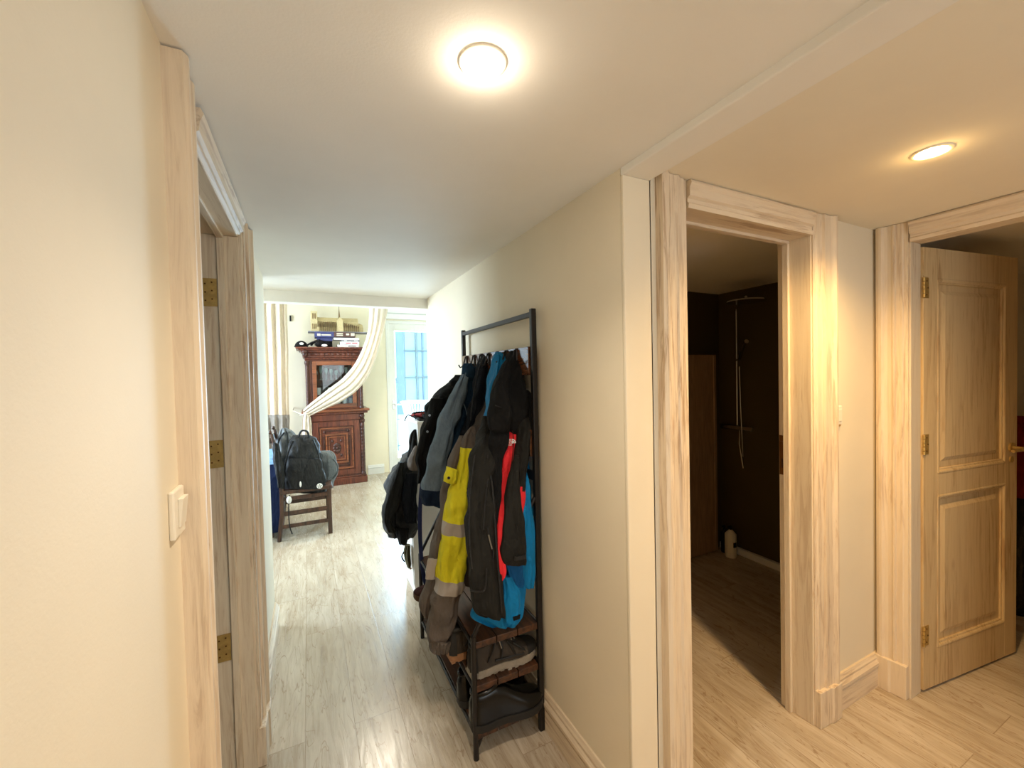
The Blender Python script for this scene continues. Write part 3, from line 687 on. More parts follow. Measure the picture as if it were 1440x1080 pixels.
def text(s, c, size, mat, parent, xdir, ydir, name='lettering', ext=.0006, align='CENTER'):
    cu = bpy.data.curves.new(name, 'FONT'); cu.body = s; cu.size = size; cu.extrude = ext; cu.align_x = align; cu.align_y = 'CENTER'
    tmp = bpy.data.objects.new('t', cu); COL.objects.link(tmp)
    dg = bpy.context.evaluated_depsgraph_get(); me = bpy.data.meshes.new_from_object(tmp.evaluated_get(dg))
    bpy.data.objects.remove(tmp)
    x = Vector(xdir).normalized(); y = Vector(ydir).normalized(); z = x.cross(y)
    me.transform(Matrix.Translation(c) @ Matrix((x, y, z)).transposed().to_4x4())
    me.materials.clear(); me.materials.append(M[mat])
    ob = bpy.data.objects.new(name, me); COL.objects.link(ob)
    if parent is not None: put(ob, parent)
    return ob
for i, s in enumerate(('THE', 'NORTH', 'FACE')):
    text(s, Vector((lc.x - .0085, 1.5138, lc.z + .0085 - .0095 * i)), .0115, 'logo', t, (1, 0, 0), (0, 0, 1))
t = thing('hooded_jacket', 'black hooded jacket at near end of rack, cuff with strap hanging low', 'jacket', aY(718, 520, 1.6))
loft([(493, 718, 722, 1.64, .006), (500, 714, 727, 1.63, .025), (515, 709, 731, 1.62, .045), (540, 700, 734, 1.60, .055), (562, 694, 742, 1.585, .055), (578, 690, 747, 1.58, .05), (600, 688, 743, 1.58, .04), (612, 688, 741, 1.58, .025)], 'shoulders', 'blk', t, fold=.012, k=1.6, ph=.6)
loft([(505, 712, 716, 1.56, .01), (520, 703, 716, 1.545, .025), (545, 694, 716, 1.53, .035), (570, 689, 717, 1.52, .035), (590, 688, 716, 1.52, .035), (604, 690, 714, 1.52, .025), (608, 696, 706, 1.52, .012)], 'hood', 'blk', t, fold=.006, k=1.5, ph=2)
loft([(548, 733, 741, 1.58, .02), (562, 735, 749, 1.565, .03), (580, 737, 752, 1.56, .03), (596, 736, 750, 1.56, .03), (607, 730, 744, 1.56, .02)], 'shoulder_cap', 'blk', t, fold=.004)
loft([(578, 733, 742, 1.56, .01), (600, 728, 743, 1.54, .03), (625, 726, 741, 1.52, .03), (655, 724, 740, 1.49, .03), (686, 722, 738, 1.47, .026), (694, 722, 732, 1.465, .015)], 'upper_sleeve', 'blk2', t, fold=.005)
sl = loft([(640, 724, 730, 1.48, .006), (656, 719, 729, 1.46, .014), (672, 715, 729, 1.44, .02), (700, 710, 732, 1.42, .024), (735, 706, 735, 1.40, .028), (765, 706, 737, 1.39, .030), (784, 707, 738, 1.385, .028), (793, 709, 737, 1.385, .02)], 'sleeve', 'blk2', t, fold=.006, k=1.6, ph=2)
loft([((723, 783), (739, 780), 1.352, .004), ((723, 789), (740, 785), 1.352, .004)], 'cuff_strap', 'blkshine', sl, fold=0)
pxtube([(726, 738), (731, 760), (735, 782)], 1.365, .0025, 'sleeve_seam', 'blkshine', sl, 6)
loft([(604, 690, 716, 1.545, .02), (625, 689, 712, 1.53, .03), (660, 690, 706, 1.51, .03), (700, 690, 702, 1.48, .03), (740, 690, 701, 1.45, .02)], 'lining', 'blk', t, fold=.004)
pxtube([(697, 570), (706, 573), (715, 571)], 1.483, .0025, 'hood_zip', 'blkshine', t, 6)
t = thing('softshell_jacket', 'olive black softshell jacket with long zip, hanging nearest the camera', 'jacket', aY(682, 640, 1.6))
loft([(585, 679, 688, 1.66, .012), (604, 675, 690, 1.64, .03), (622, 669, 692, 1.60, .045), (655, 662, 694, 1.55, .05), (700, 655, 697, 1.50, .05), (745, 654, 699, 1.45, .045), (800, 656, 704, 1.405, .038), (840, 659, 707, 1.385, .032), (858, 664, 709, 1.38, .028), (867, 680, 709, 1.38, .02)], 'body', 'blk2', t, fold=.010, k=1.7, ph=1.9)

pxtube([(685, 640), (693, 690), (696, 740), (700, 790), (703, 830), (705, 862)], [1.52, 1.455, 1.405, 1.37, 1.358, 1.352], .004, 'zip', 'blkshine', t, 8)
pxtube([(687, 752), (690, 764), (692, 772)], [1.39, 1.383, 1.378], .003, 'zip_pull', 'zip', t, 6)
pxtube([(686, 742), (688, 760), (694, 776), (690, 800)], [1.398, 1.388, 1.378, 1.368], .0025, 'pocket_zip', 'blkshine', t, 6)
pxtube([(661, 830), (672, 832), (682, 828), (684, 800)], [1.36, 1.348, 1.348, 1.358], .003, 'pocket_seam', 'blkshine', t, 6)
for pts_, Y_ in (([(690, 622), (688, 660), (683, 700), (680, 745)], [1.56, 1.495, 1.445, 1.40]), ([(668, 640), (662, 690), (660, 745), (664, 800)], [1.52, 1.45, 1.40, 1.368])):
    pxtube(pts_, Y_, .0025, 'seam', 'blkshine', t, 6)
# navy strap hanging by the far post
t = thing('strap', 'narrow navy strap hanging down from the far black jacket', 'strap', aY(594, 700, 2.3))
P_ = [aY(x, y, 2.3) for x, y in ((594, 676), (591.5, 700), (590.5, 730), (591, 760), (593, 790), (597, 815), (602, 835))]
P_ = smoothrows([tuple(q) for q in P_], 4); m = MB()
for a, b in zip(P_, P_[1:]):
    a = Vector(a); b = Vector(b); m.obox((a + b) / 2, Vector((.011, 0, 0)), Vector((0, .0015, 0)), (b - a) * .52)
m.build('webbing', plain('navy_webbing', (44, 54, 104), .8), t)
MB().tube([Vector(P_[0]), Vector(P_[0]) + Vector((0, 0, .02))], .006, 8).build('clip', 'zip', t)

# ------------------------------------------------------------------ shoes
def shoe(name, label, loc, rz, up='greyleather', so='sole', L=.29, W=.1, high=.12, group=None, laces=True, lugs=True, tilt=0):
    t = thing(name, label, 'shoe', loc, group)
    Mx = Matrix.Translation(loc) @ Matrix.Rotation(rz, 4, 'Z') @ Matrix.Rotation(tilt, 4, 'Y')
    T = lambda x, y, z: Mx @ Vector((x, y, z))
    st = [0, .04, .10, .2, .32, .45, .58, .7, .8, .88, .94, .98, 1]
    hw = [.16, .30, .36, .37, .34, .34, .40, .46, .47, .43, .35, .24, .10]
    toe = [.0, 0, 0, 0, 0, 0, 0, .002, .004, .008, .012, .016, .02]
    n = len(st); m_ = MB(); vs = []
    for s_, w_, tz in zip(st, hw, toe):
        x = (s_ - .45) * L; w2 = w_ * W * 1.12
        for y, z in ((-w2, tz + .002), (-w2 * 1.03, tz + .014), (-w2, tz + .03), (w2, tz + .03), (w2 * 1.03, tz + .014), (w2, tz + .002)): vs.append(T(x, y, z))
    m_.add(vs, [(i * 6 + j, i * 6 + (j + 1) % 6, (i + 1) * 6 + (j + 1) % 6, (i + 1) * 6 + j) for i in range(n - 1) for j in range(6)] + [tuple(range(5, -1, -1)), tuple(range((n - 1) * 6, n * 6))], True)
    if lugs:
        for i in range(9):
            x = (-.42 + .1 * i) * L; w2 = (.36 if i < 5 else .44) * W
            m_.obox(T(x, 0, .0015 + (.006 if i > 7 else 0)), Mx.to_3x3() @ Vector((.008, 0, 0)), Mx.to_3x3() @ Vector((0, w2 * 1.1, 0)), Mx.to_3x3() @ Vector((0, 0, .003)))
    m_.build('sole', so, t)
    ht = [.62, .78, .82, .84, .86, .80, .62, .48, .40, .35, .28, .20, .10]
    m_ = MB(); vs = []; K = 13
    for s_, w_, tz, h_ in zip(st, hw, toe, ht):
        x = (s_ - .45) * L
        for j in range(K):
            q = PI * j / (K - 1); pw = .8 if s_ > .5 else .62
            c_, s2_ = math.cos(q), math.sin(q)
            y = -math.copysign(abs(c_) ** pw, c_) * w_ * W * 1.02 * (1 - .25 * s2_ * (s_ < .5))
            vs.append(T(x, y, tz + .026 + s2_ ** .75 * (h_ * high - .01)))
    m_.add(vs, [(i * K + j, i * K + j + 1, (i + 1) * K + j + 1, (i + 1) * K + j) for i in range(n - 1) for j in range(K - 1)], True)
    m_.add(vs[:K], [tuple(range(K))], True); m_.add(vs[-K:], [tuple(range(K))[::-1]], True)
    up_ = m_.build('upper', up, t)
    if laces:
        for i0_, i1_, nm_, mt_ in ((8, 13, 'toe_cap', 'soledk'), (0, 3, 'heel_counter', 'soledk')):
            a_ = [vs[i * K + j] for i in range(i0_, min(i1_, n)) for j in range(K)]
            base_ = T((-.0) * L, 0, .05); nn = min(i1_, n) - i0_
            if i0_ == 8: a_ = [p_ for k_, p_ in enumerate(a_)]
            a_ = [p_ + (p_ - T((st[i0_ + k_ // K] - .45) * L, 0, .03)).normalized() * .003 + (Mx.to_3x3() @ Vector((.003 if i0_ == 8 else -.003, 0, 0))) for k_, p_ in enumerate(a_)]
            lo_ = [(j, K - 1 - j) for j in range(K)]
            keep = [j for j in range(K - 1) if i0_ == 0 or True]
            m_ = MB(); m_.add(a_, [(i * K + j, i * K + j + 1, (i + 1) * K + j + 1, (i + 1) * K + j) for i in range(nn - 1) for j in keep], True)
            m_.build(nm_, mt_, t)
        for sg in (-1, 1):
            m_ = MB()
            for (sa, ha), (sb, hb_) in (((.36, .80), (.22, .25)), ((.44, .74), (.42, .25)), ((.54, .62), (.62, .22)), ((.62, .50), (.78, .22))):
                pa = T((sa - .45) * L, sg * .26 * W, ha * high + .026); pb = T((sb - .45) * L, sg * (.40 if sb > .5 else .375) * W, hb_ * high + .022)
                pm = (pa + pb) / 2 + (Mx.to_3x3() @ Vector((0, sg * .010, .004))); m_.tube([pa, pm, pb], .004, 6)
            m_.tube([T(-.12 * L, sg * .37 * W, .05), T(.1 * L, sg * .39 * W, .045), T(.3 * L, sg * .46 * W, .045)], .004, 6)
            m_.build('side_overlay', 'soledk', t)
    # collar, and a flat dark lining sheet in place of the shaded opening
    P_ = [T((-.25 + .17 * math.cos(a)) * L, .30 * W * math.sin(a), high * (.86 + .06 * math.cos(a)) + .018) for a in [2 * PI * i / 20 for i in range(21)]]
    MB().tube(P_, .009, 8, False).build('collar', up if up == 'blackleather' else 'soledk', t)
    m_ = MB(); m_.add(P_[:20], [tuple(range(20))]); m_.build('lining', 'soledk', t)
    if laces:
        m_ = MB(); vs = []
        for i, s_ in enumerate((.36, .44, .52, .60, .68)):
            x = (s_ - .45) * L; z = (.90, .86, .74, .62, .52)[i] * high + .026
            vs += [T(x, -.15 * W, z), T(x, .15 * W, z), T(x, .15 * W, z - .012), T(x, -.15 * W, z - .012)]
        m_.add(vs, [(i * 4 + j, i * 4 + (j + 1) % 4, i * 4 + 4 + (j + 1) % 4, i * 4 + 4 + j) for i in range(4) for j in range(4)] + [(0, 1, 2, 3), (16, 17, 18, 19)]); m_.build('tongue', 'soledk', t)
        m_ = MB()
        for i, s_ in enumerate((.42, .49, .56, .63)):
            x = (s_ - .45) * L; z = (.88, .79, .69, .59)[i] * high + .031
            m_.tube([T(x - .008, -.2 * W, z - .006), T(x, 0, z + .003), T(x + .008, .2 * W, z - .006)], .0024, 6)
            m_.tube([T(x + .008, -.2 * W, z - .006), T(x, 0, z + .004), T(x - .008, .2 * W, z - .006)], .0024, 6)
        m_.tube([T(-.03, -.02, high * .92 + .03), T(-.02, -.045, high * .8 + .03), T(-.012, -.05, high * .55 + .03)], .0022, 6)
        m_.build('laces', 'lace', t)
    return t
zt, zm, zl = .459, .289, .107
shoe('hiking_shoe', 'grey brown hiking shoe with pale lugged sole, nearest on the middle shelf', (.672, 1.548, zm), .02, 'greyleather', 'sole', .30, .105, .125)
shoe('hiking_shoe', 'grey brown hiking shoe just behind the nearest one, tan heel showing', (.625, 1.685, zm), .05, 'greyleather', 'tansole', .29, .1, .13)
shoe('hiking_shoe', 'grey brown shoe third along the middle shelf with tan heel', (.62, 1.80, zm), .0, 'brownleather', 'tansole', .29, .1, .13)
shoe('leather_shoe', 'brown leather shoe whose heel juts past the far part of the middle shelf', (.61, 1.955, zm), .08, 'brownleather', 'brownleather', .29, .1, .12, laces=False)
shoe('leather_boot', 'polished black boot nearest on the bottom shelf with shiny toe', (.665, 1.505, zl), -.04, 'blackleather', 'soledk', .31, .115, .15, laces=False, lugs=False)
shoe('leather_boot', 'polished black boot on the bottom shelf behind the nearest boot', (.66, 1.65, zl), .06, 'blackleather', 'soledk', .31, .11, .14, laces=False, lugs=False)
shoe('trainer', 'maroon shoe sticking out at the far end of the top shoe shelf', (.615, 2.19, zm), PI, 'maroon', 'brownleather', .27, .095, .12, laces=False)

# ------------------------------------------------------------------ switches
t = thing('light_switch', 'white rocker light switch on cream wall beside the left casing', 'switch', (XL, .935, 1.25))
MB().box(XL, XL + .009, .888, .952, 1.208, 1.292).build('face_plate', 'plastic', t, bevel=.003)
m = MB(); m.prism([(0, 0), (.003, 0), (.008, .05), (0, .05)], (XL + .009, .908, 1.225), (1, 0, 0), (0, 0, 1), (0, .036, 0)); m.build('rocker', 'plastic', t, bevel=.001)
t = thing('light_switch', 'small white wall switch right of the shower room casing', 'switch', (2.0, YD, 1.27))
MB().box(1.985, 2.035, YD - .018, YD, 1.235, 1.315).build('face_plate', 'plastic', t, bevel=.004)
MB().box(1.995, 2.025, YD - .021, YD - .018, 1.25, 1.30).build('rocker', 'plastic', t, bevel=.001)
MB().tube([(2.0, YD - .012, 1.232), (2.022, YD - .012, 1.232)], .006, 8).build('clip', 'brass', t)
# ------------------------------------------------------------------ carved cupboard
CY = 6.2                                    # front plane
cb = thing('carved_cupboard', 'tall carved red brown oak cupboard with glazed upper door against the far wall', 'cupboard', (.33, 6.4, 0))
cx0, cx1 = -.035, .70
yb = YF - .005
# lower body
m = MB(); m.box(cx0, cx1, CY + .02, yb, .10, .985); m.build('lower_body', 'antique', cb, bevel=.004)
m = MB(); m.box(cx0 - .02, cx1 + .02, CY, yb, .0, .09); m.box(cx0 - .01, cx1 + .01, CY + .008, yb, .09, .115); m.build('base', 'antique', cb, bevel=.008)
m = MB(); m.box(cx0 - .055, cx1 + .07, CY - .05, yb, 1.015, 1.05); m.build('counter_top', 'antiquel', cb, bevel=.012, seg=3)
m = MB(); m.box(cx0 - .03, cx1 + .045, CY - .025, yb, .985, 1.015); m.box(cx0 + .06, cx1 - .06, CY - .004, CY + .02, .90, .985); m.build('counter_moulding', 'antique', cb, bevel=.006)
# half columns, carved
def column(x, z0, z1, parent, r=.028):
    pr = [(r * .9, z0), (r * 1.25, z0 + .005), (r * 1.25, z0 + .03), (r * .8, z0 + .045)]
    k = int((z1 - z0 - .12) / .045)
    for i in range(k):
        z = z0 + .05 + i * (z1 - z0 - .12) / k; pr += [(r * .78, z), (r * 1.08, z + .015), (r * .95, z + .028)]
    pr += [(r * .8, z1 - .055), (r * 1.3, z1 - .04), (r * 1.35, z1 - .005), (r, z1)]
    return MB().lathe(pr, (x, CY + .012, 0), 14).build('carved_column', 'antiqued', parent)
for x in (cx0 + .03, cx1 - .03):
    column(x, .115, .90, cb)
    m = MB(); m.ellipsoid((x, CY - .005, .945), .034, .03, .036, 12, 8, .1, 3); m.ellipsoid((x, CY - .03, .935), .014, .014, .016, 8, 6); m.build('carved_lion_head', 'antiqued', cb)
# lower door: frame, fielded rings, rosette
dx0, dx1, dz0, dz1 = cx0 + .07, cx1 - .07, .14, .89
def ring(mb, x0, x1, z0, z1, w, y0, y1):
    mb.box(x0, x0 + w, y0, y1, z0, z1); mb.box(x1 - w, x1, y0, y1, z0, z1)
    mb.box(x0 + w, x1 - w, y0, y1, z0, z0 + w); mb.box(x0 + w, x1 - w, y0, y1, z1 - w, z1)
m = MB(); ring(m, dx0, dx1, dz0, dz1, .07, CY - .004, CY + .02); ld = m.build('lower_door', 'antique', cb, bevel=.004)
m = MB(); ring(m, dx0 + .085, dx1 - .085, dz0 + .085, dz1 - .085, .018, CY + .002, CY + .022); ring(m, dx0 + .155, dx1 - .155, dz0 + .17, dz1 - .17, .022, CY - .006, CY + .02); ring(m, dx0 + .19, dx1 - .19, dz0 + .21, dz1 - .21, .014, CY + .002, CY + .02)
m.build('door_moulding', 'antiquel', ld, bevel=.003)
m = MB(); cxm, czm = (dx0 + dx1) / 2, (dz0 + dz1) / 2
for i in range(8):
    a = i * PI / 4; m.ellipsoid((cxm + .03 * math.cos(a), CY + .012, czm + .05 * math.sin(a)), .024, .012, .03, 10, 6)
m.ellipsoid((cxm, CY + .008, czm), .02, .018, .024, 10, 6)
for sx in (-1, 1):
    for sz in (-1, 1): m.ellipsoid((cxm + sx * .055, CY + .014, czm + sz * .10), .016, .01, .022, 8, 6)
m.build('carved_rosette', 'antiqued', ld)
for sx in (-1, 1):
    for sz in (-1, 1): MB().ellipsoid((cxm + sx * .15, CY + .012, czm + sz * .235), .02, .014, .02, 8, 6).build('carved_boss', 'antiqued', ld)
m = MB()
for x in (dx0 + .125, dx1 - .14): m.box(x, x + .018, CY + .004, CY + .022, dz0 + .2, dz1 - .2)
for z in (dz0 + .125, dz1 - .14): m.box(dx0 + .17, dx1 - .17, CY + .004, CY + .022, z, z + .018)
m.build('inlay_bar', 'antiqued', ld, bevel=.004)
# upper body: hollow case
uz0, uz1 = 1.05, 1.74; UY = CY + .03
m = MB(); m.box(cx0 + .005, cx0 + .03, UY, yb, uz0, uz1); m.box(cx1 - .03, cx1 - .005, UY, yb, uz0, uz1); m.box(cx0 + .03, cx1 - .03, yb - .015, yb, uz0, uz1)
m.box(cx0 + .03, cx1 - .03, UY, yb - .015, uz0, uz0 + .02); m.box(cx0 + .03, cx1 - .03, UY, yb - .015, uz1 - .02, uz1)
m.box(cx0 + .03, cx0 + .085, UY, UY + .02, uz0 + .02, uz1 - .02); m.box(cx1 - .085, cx1 - .03, UY, UY + .02, uz0 + .02, uz1 - .02)
m.build('upper_body', 'antique', cb, bevel=.003)
for x in (cx0 + .03, cx1 - .03): column(x, uz0, uz1 - .02, cb, .024)
ux0, ux1, q0, q1 = cx0 + .088, cx1 - .088, uz0 + .022, uz1 - .022
m = MB(); ring(m, ux0, ux1, q0, q1, .055, UY - .012, UY + .012); ud = m.build('glazed_door', 'antiquel', cb, bevel=.004)
MB().box(ux0 + .05, ux1 - .05, UY + .002, UY + .006, q0 + .05, q1 - .05).build('door_pane', 'cabglass', ud)
for z in (1.24, 1.45):
    MB().box(cx0 + .032, cx1 - .032, UY + .06, yb - .016, z, z + .015).build('inner_shelf', 'antique', cb)
# crown cornice flaring outwards
m = MB()
for i, (o_, z0, z1) in enumerate(((.01, 1.74, 1.765), (.03, 1.765, 1.79), (.02, 1.79, 1.835), (.05, 1.835, 1.86), (.08, 1.86, 1.88), (.11, 1.88, 1.905))):
    m.box(cx0 - o_ + .01, cx1 + o_ - .01, CY + .01 - o_, yb, z0, z1)
m.build('cornice', 'antique', cb, bevel=.008)
for x in (cx0 + .01, cx1 - .01):
    m = MB(); m.ellipsoid((x, CY - .035, 1.815), .035, .035, .05, 12, 8, .08, 2); m.ellipsoid((x, CY - .06, 1.845), .04, .03, .028, 10, 6); m.build('carved_bracket', 'antiqued', cb)
m = MB()
for i in range(9): m.ellipsoid((cx0 + .1 + i * .067, CY - .012, 1.812), .026, .01, .014, 8, 6)
m.build('carved_frieze', 'antique', cb)
# glasses and china inside
M['glassware'] = plain('pale_green_glassware', (190, 212, 206), .15, 0, .2, 30)
M['china'] = plain('white_china', (222, 224, 220), .3)
M['chinadark'] = plain('dark_china', (54, 48, 50), .3)
def cup(x, y, z, r, h, mt, lab, nm='drinking_glass', cat='glass', grp='glassware behind the cupboard pane', stem=False):
    if stem: pr = [(r * .8, 0), (r * .8, .004), (.005, .008), (.005, h * .45), (r * .7, h * .55), (r, h * .75), (r * .85, h)]
    else: pr = [(r * .8, 0), (r * .9, h * .1), (r, h * .6), (r * .97, h)]
    o = MB().lathe(pr, (x, y, z), 14).build(nm, mt); return tag(o, lab, cat, grp)
for i in range(8): cup(.10 + i * .066, 6.42 + (i % 2) * .04, 1.466, .024, .13 + .02 * ((i * 3) % 4), 'glassware', 'greenish stemmed glass in the row on the top shelf inside the cupboard', 'stemmed_glass', stem=True)
for i in range(3): cup(.12 + i * .16, 6.36, 1.256, .04, .10, 'china', 'white cup on the middle shelf inside the cupboard', 'china_cup', 'cup', 'china cups inside the cupboard')
for i in range(2): cup(.2 + i * .17, 6.38, 1.256, .05, .12, 'chinadark', 'dark jug on the middle shelf inside the cupboard', 'jug', 'jug', 'dark jugs inside the cupboard')
for i in range(6): cup(.10 + i * .09, 6.36, 1.072, .032, .12, 'china', 'white tumbler in the bottom row inside the cupboard', 'tumbler', 'tumbler', 'tumblers in the bottom of the cupboard')
# ------------------------------------------------------------------ things on top of the cupboard
TZ = 1.905
M['capblk'] = fabric('black_cap_cotton', (30, 26, 26)); M['navycard'] = plain('navy_printed_card', (54, 58, 110), .5); M['browncard'] = plain('brown_printed_card', (84, 52, 48), .5)
M['cream'] = plain('cream_print', (226, 214, 190), .6); M['paper'] = plain('white_book_cover', (238, 234, 230), .5); M['greycover'] = plain('grey_book_cover', (150, 146, 150), .5)
M['pink'] = plain('pink_print', (206, 120, 130), .6); M['page'] = plain('book_pages', (232, 226, 210), .8)
M['plastercard'] = plain('beige_model_card', (206, 186, 140), .7, 0, .15, 60); M['plasterdk'] = plain('brown_model_card', (120, 92, 56), .7)
t = thing('cap', 'black cap with a pale round badge on the left end of the cupboard', 'cap', (-.08, 6.25, TZ))
m = MB(); pr = [(.082 * math.cos(a), .085 * math.sin(a)) for a in [PI / 2 * i / 7 for i in range(8)]]; m.lathe(pr, (-.065, 6.24, TZ + .003), 20); m.build('crown', 'capblk', t)
m = MB(); m.ellipsoid((-.085, 6.175, TZ + .008), .07, .07, .007, 18, 6); m.build('peak', 'capblk', t)
m = MB(); m.ellipsoid((-.06, 6.165, TZ + .045), .026, .006, .016, 14, 8); m.build('badge', 'paper', t)
t = thing('headphones', 'black headphones lying between the cap and the books', 'headphones', (.13, 6.22, TZ))
P_ = [(.05, 6.2, TZ + .02), (.09, 6.2, TZ + .07), (.15, 6.21, TZ + .10), (.22, 6.22, TZ + .13), (.28, 6.22, TZ + .09)]
m = MB().tube([Vector(q) for q in smoothrows(P_, 4)], .014, 8); m.build('headband', 'capblk', t)
m = MB().tube([Vector(q) for q in smoothrows([(.0, 6.19, TZ + .02), (.06, 6.18, TZ + .06), (.13, 6.18, TZ + .08)], 4)], .012, 8); m.build('strap', 'capblk', t)
m = MB(); m.ellipsoid((.16, 6.2, TZ + .05), .07, .05, .048, 14, 8, .06); m.ellipsoid((.25, 6.2, TZ + .04), .045, .045, .04, 12, 8); m.build('ear_cup', 'capblk', t)
m = MB(); m.ellipsoid((.215, 6.148, TZ + .022), .038, .008, .018, 14, 8); m.build('oval_badge', 'paper', t)
def book(lab, x0, x1, y0, y1, z0, z1, mt, rot=0, nm='book', grp='books stacked on the cupboard', spine=None):
    c = Vector(((x0 + x1) / 2, (y0 + y1) / 2, z0)); t = thing(nm, lab, 'book', c, grp)
    th = .003
    m = MB(); m.box(x0, x1, y0, y1, z0, z0 + th); m.box(x0, x1, y0, y1, z1 - th, z1); m.box(x0, x1, y0, y0 + th, z0 + th, z1 - th); cv = m.build('cover', mt, t, bevel=.001)
    MB().box(x0 + .004, x1 - .004, y0 + .0035, y1 - .006, z0 + th, z1 - th).build('pages', 'page', t)
    if spine:
        m = MB()
        for a, b in spine[1]: m.box(x0 + (x1 - x0) * a, x0 + (x1 - x0) * b, y0 - .001, y0, z0 + (z1 - z0) * .28, z0 + (z1 - z0) * .72)
        m.build('spine_print', spine[0], t)
    t.rotation_euler = (0, 0, rot); return t
book('white book at the bottom of the stack on the cupboard', .375, .655, 6.17, 6.38, TZ, TZ + .036, 'paper', spine=('greycover', [(.5, .85)]))
book('white book with pink spine print, second from the bottom', .41, .66, 6.165, 6.37, TZ + .037, TZ + .078, 'paper', spine=('pink', [(.3, .55), (.62, .9)]))
book('grey spined book third from the bottom of the stack', .43, .665, 6.17, 6.37, TZ + .079, TZ + .103, 'greycover', spine=('paper', [(.15, .3), (.7, .9)]))
book('white book with dark lower edge just below the boxed games', .33, .66, 6.165, 6.37, TZ + .104, TZ + .132, 'paper')
t = thing('board_game_box', 'flat box with navy left end and brown printed front under the church model', 'box', (.36, 6.3, TZ + .133), None)
m = MB().box(.10, .335, 6.15, 6.42, TZ + .133, TZ + .205); m.build('navy_end', 'navycard', t, bevel=.002)
m = MB().box(.3355, .61, 6.15, 6.42, TZ + .140, TZ + .205); m.build('brown_body', 'browncard', t, bevel=.002)
m = MB(); m.box(.13, .17, 6.148, 6.15, TZ + .15, TZ + .18); m.box(.18, .3, 6.148, 6.15, TZ + .155, TZ + .172); m.build('pale_print', 'cream', t)
m = MB(); m.box(.37, .45, 6.148, 6.15, TZ + .178, TZ + .192); m.box(.37, .45, 6.148, 6.15, TZ + .155, TZ + .170); m.box(.49, .53, 6.148, 6.15, TZ + .165, TZ + .19); m.box(.55, .6, 6.148, 6.15, TZ + .155, TZ + .195); m.build('cream_print', 'cream', t)
t = thing('box', 'small navy box under the left end of the game box', 'box', (.24, 6.3, TZ + .095))
MB().box(.125, .32, 6.2, 6.4, TZ + .086, TZ + .132).build('navy_lid', 'navycard', t, bevel=.002)
MB().box(.13, .315, 6.205, 6.395, TZ + .0, TZ + .086).build('black_tray', 'capblk', t, bevel=.002)
# model church on an oval plate
t = thing('model_church', 'beige model church with two towers and spire on the game box', 'model', (.4, 6.3, TZ + .206))
z = TZ + .206
MB().box(.02, .80, 6.18, 6.42, z, z + .012).build('base_board', 'greycover', t, bevel=.005)
z += .012
for y in (6.21, 6.32):
    m = MB(); m.box(.06, .14, y, y + .07, z, z + .27); ring(m, .066, .134, z + .15, z + .25, .02, y - .003, y); tw = m.build('tower', 'plastercard', t, bevel=.002)
    m = MB()
    for k_ in range(2): m.box(.078 + k_ * .028, .094 + k_ * .028, y - .0045, y - .003, z + .165, z + .24)
    for k_ in range(3): m.box(.074 + k_ * .02, .084 + k_ * .02, y - .0045, y + .001, z + .03, z + .10)
    m.build('louvre', 'plasterdk', tw)
m = MB(); m.box(.14, .66, 6.24, 6.36, z, z + .14); m.prism([(6.24, 0), (6.36, 0), (6.30, .06)], (.14, 0, z + .14), (0, 1, 0), (0, 0, 1), (.52, 0, 0)); m.box(.14, .70, 6.205, 6.395, z, z + .06); m.build('nave', 'plastercard', t)
m = MB(); m.box(.38, .46, 6.19, 6.41, z, z + .15); m.prism([(.38, 0), (.46, 0), (.42, .05)], (0, 6.19, z + .15), (1, 0, 0), (0, 0, 1), (0, .22, 0)); m.build('transept', 'plastercard', t)
m = MB()
for k_ in range(9): m.box(.155 + k_ * .025, .163 + k_ * .025, 6.19, 6.24, z + .05, z + .13); m.box(.157 + k_ * .025, .161 + k_ * .025, 6.18, 6.21, z, z + .09)
for k_ in range(8): m.box(.475 + k_ * .026, .483 + k_ * .026, 6.19, 6.24, z + .045, z + .12 - .006 * k_); m.box(.477 + k_ * .026, .481 + k_ * .026, 6.18, 6.21, z, z + .08 - .004 * k_)
m.build('flying_buttress', 'plasterdk', t)
m = MB(); m.lathe([(.02, z + .17), (.012, z + .21), (.004, z + .32), (.0008, z + .40)], (.42, 6.3, 0), 10); m.build('spire', 'plasterdk', t)
m = MB(); m.lathe([(.05, z), (.055, z + .06), (.045, z + .11), (.002, z + .13)], (.68, 6.3, 0), 12); m.build('apse', 'plastercard', t)

# ------------------------------------------------------------------ curtains
M['sheer'] = fabric('ivory_striped_curtain', (214, 200, 184), .8, .06, 400, .2, .25)
M['curt'] = fabric('beige_curtain', (222, 204, 180), .8, .08, 400, .2, .2)
M['curtg'] = fabric('grey_curtain_band', (150, 142, 134), .8, .08, 400, .2, .2)
t = thing('curtain', 'ivory portiere swept diagonally across the carved cupboard to a tieback', 'curtain', aY(530, 440, 5.8))
def rw(a, b, Y, h): return (a, b, Y, h)
crow = [((520, 404), (548, 404), 5.74, .07), ((519, 436), (545, 436), 5.74, .07), ((516, 470), (537, 473), 5.76, .06), ((503, 505), (524, 516), 5.78, .05), ((484, 530), (506, 545), 5.78, .045), ((460, 548), (482, 563), 5.78, .035), ((440, 564), (460, 574), 5.78, .03), ((426, 577), (434, 586), 5.78, .02)]
loft(crow, 'drape', 'sheer', t, wr=.3, n=90, fold=.016, k=3.6, ph=.4, sway=.12, p=.9)
loft([((427, 579), (436, 585), 5.77, .02), ((425, 590), (438, 592), 5.77, .028), ((423, 615), (440, 615), 5.77, .035), ((420, 660), (442, 660), 5.77, .04), ((419, 690), (443, 690), 5.77, .04)], 'tail', 'sheer', t, n=60, fold=.018, k=3, ph=2, sway=.05)
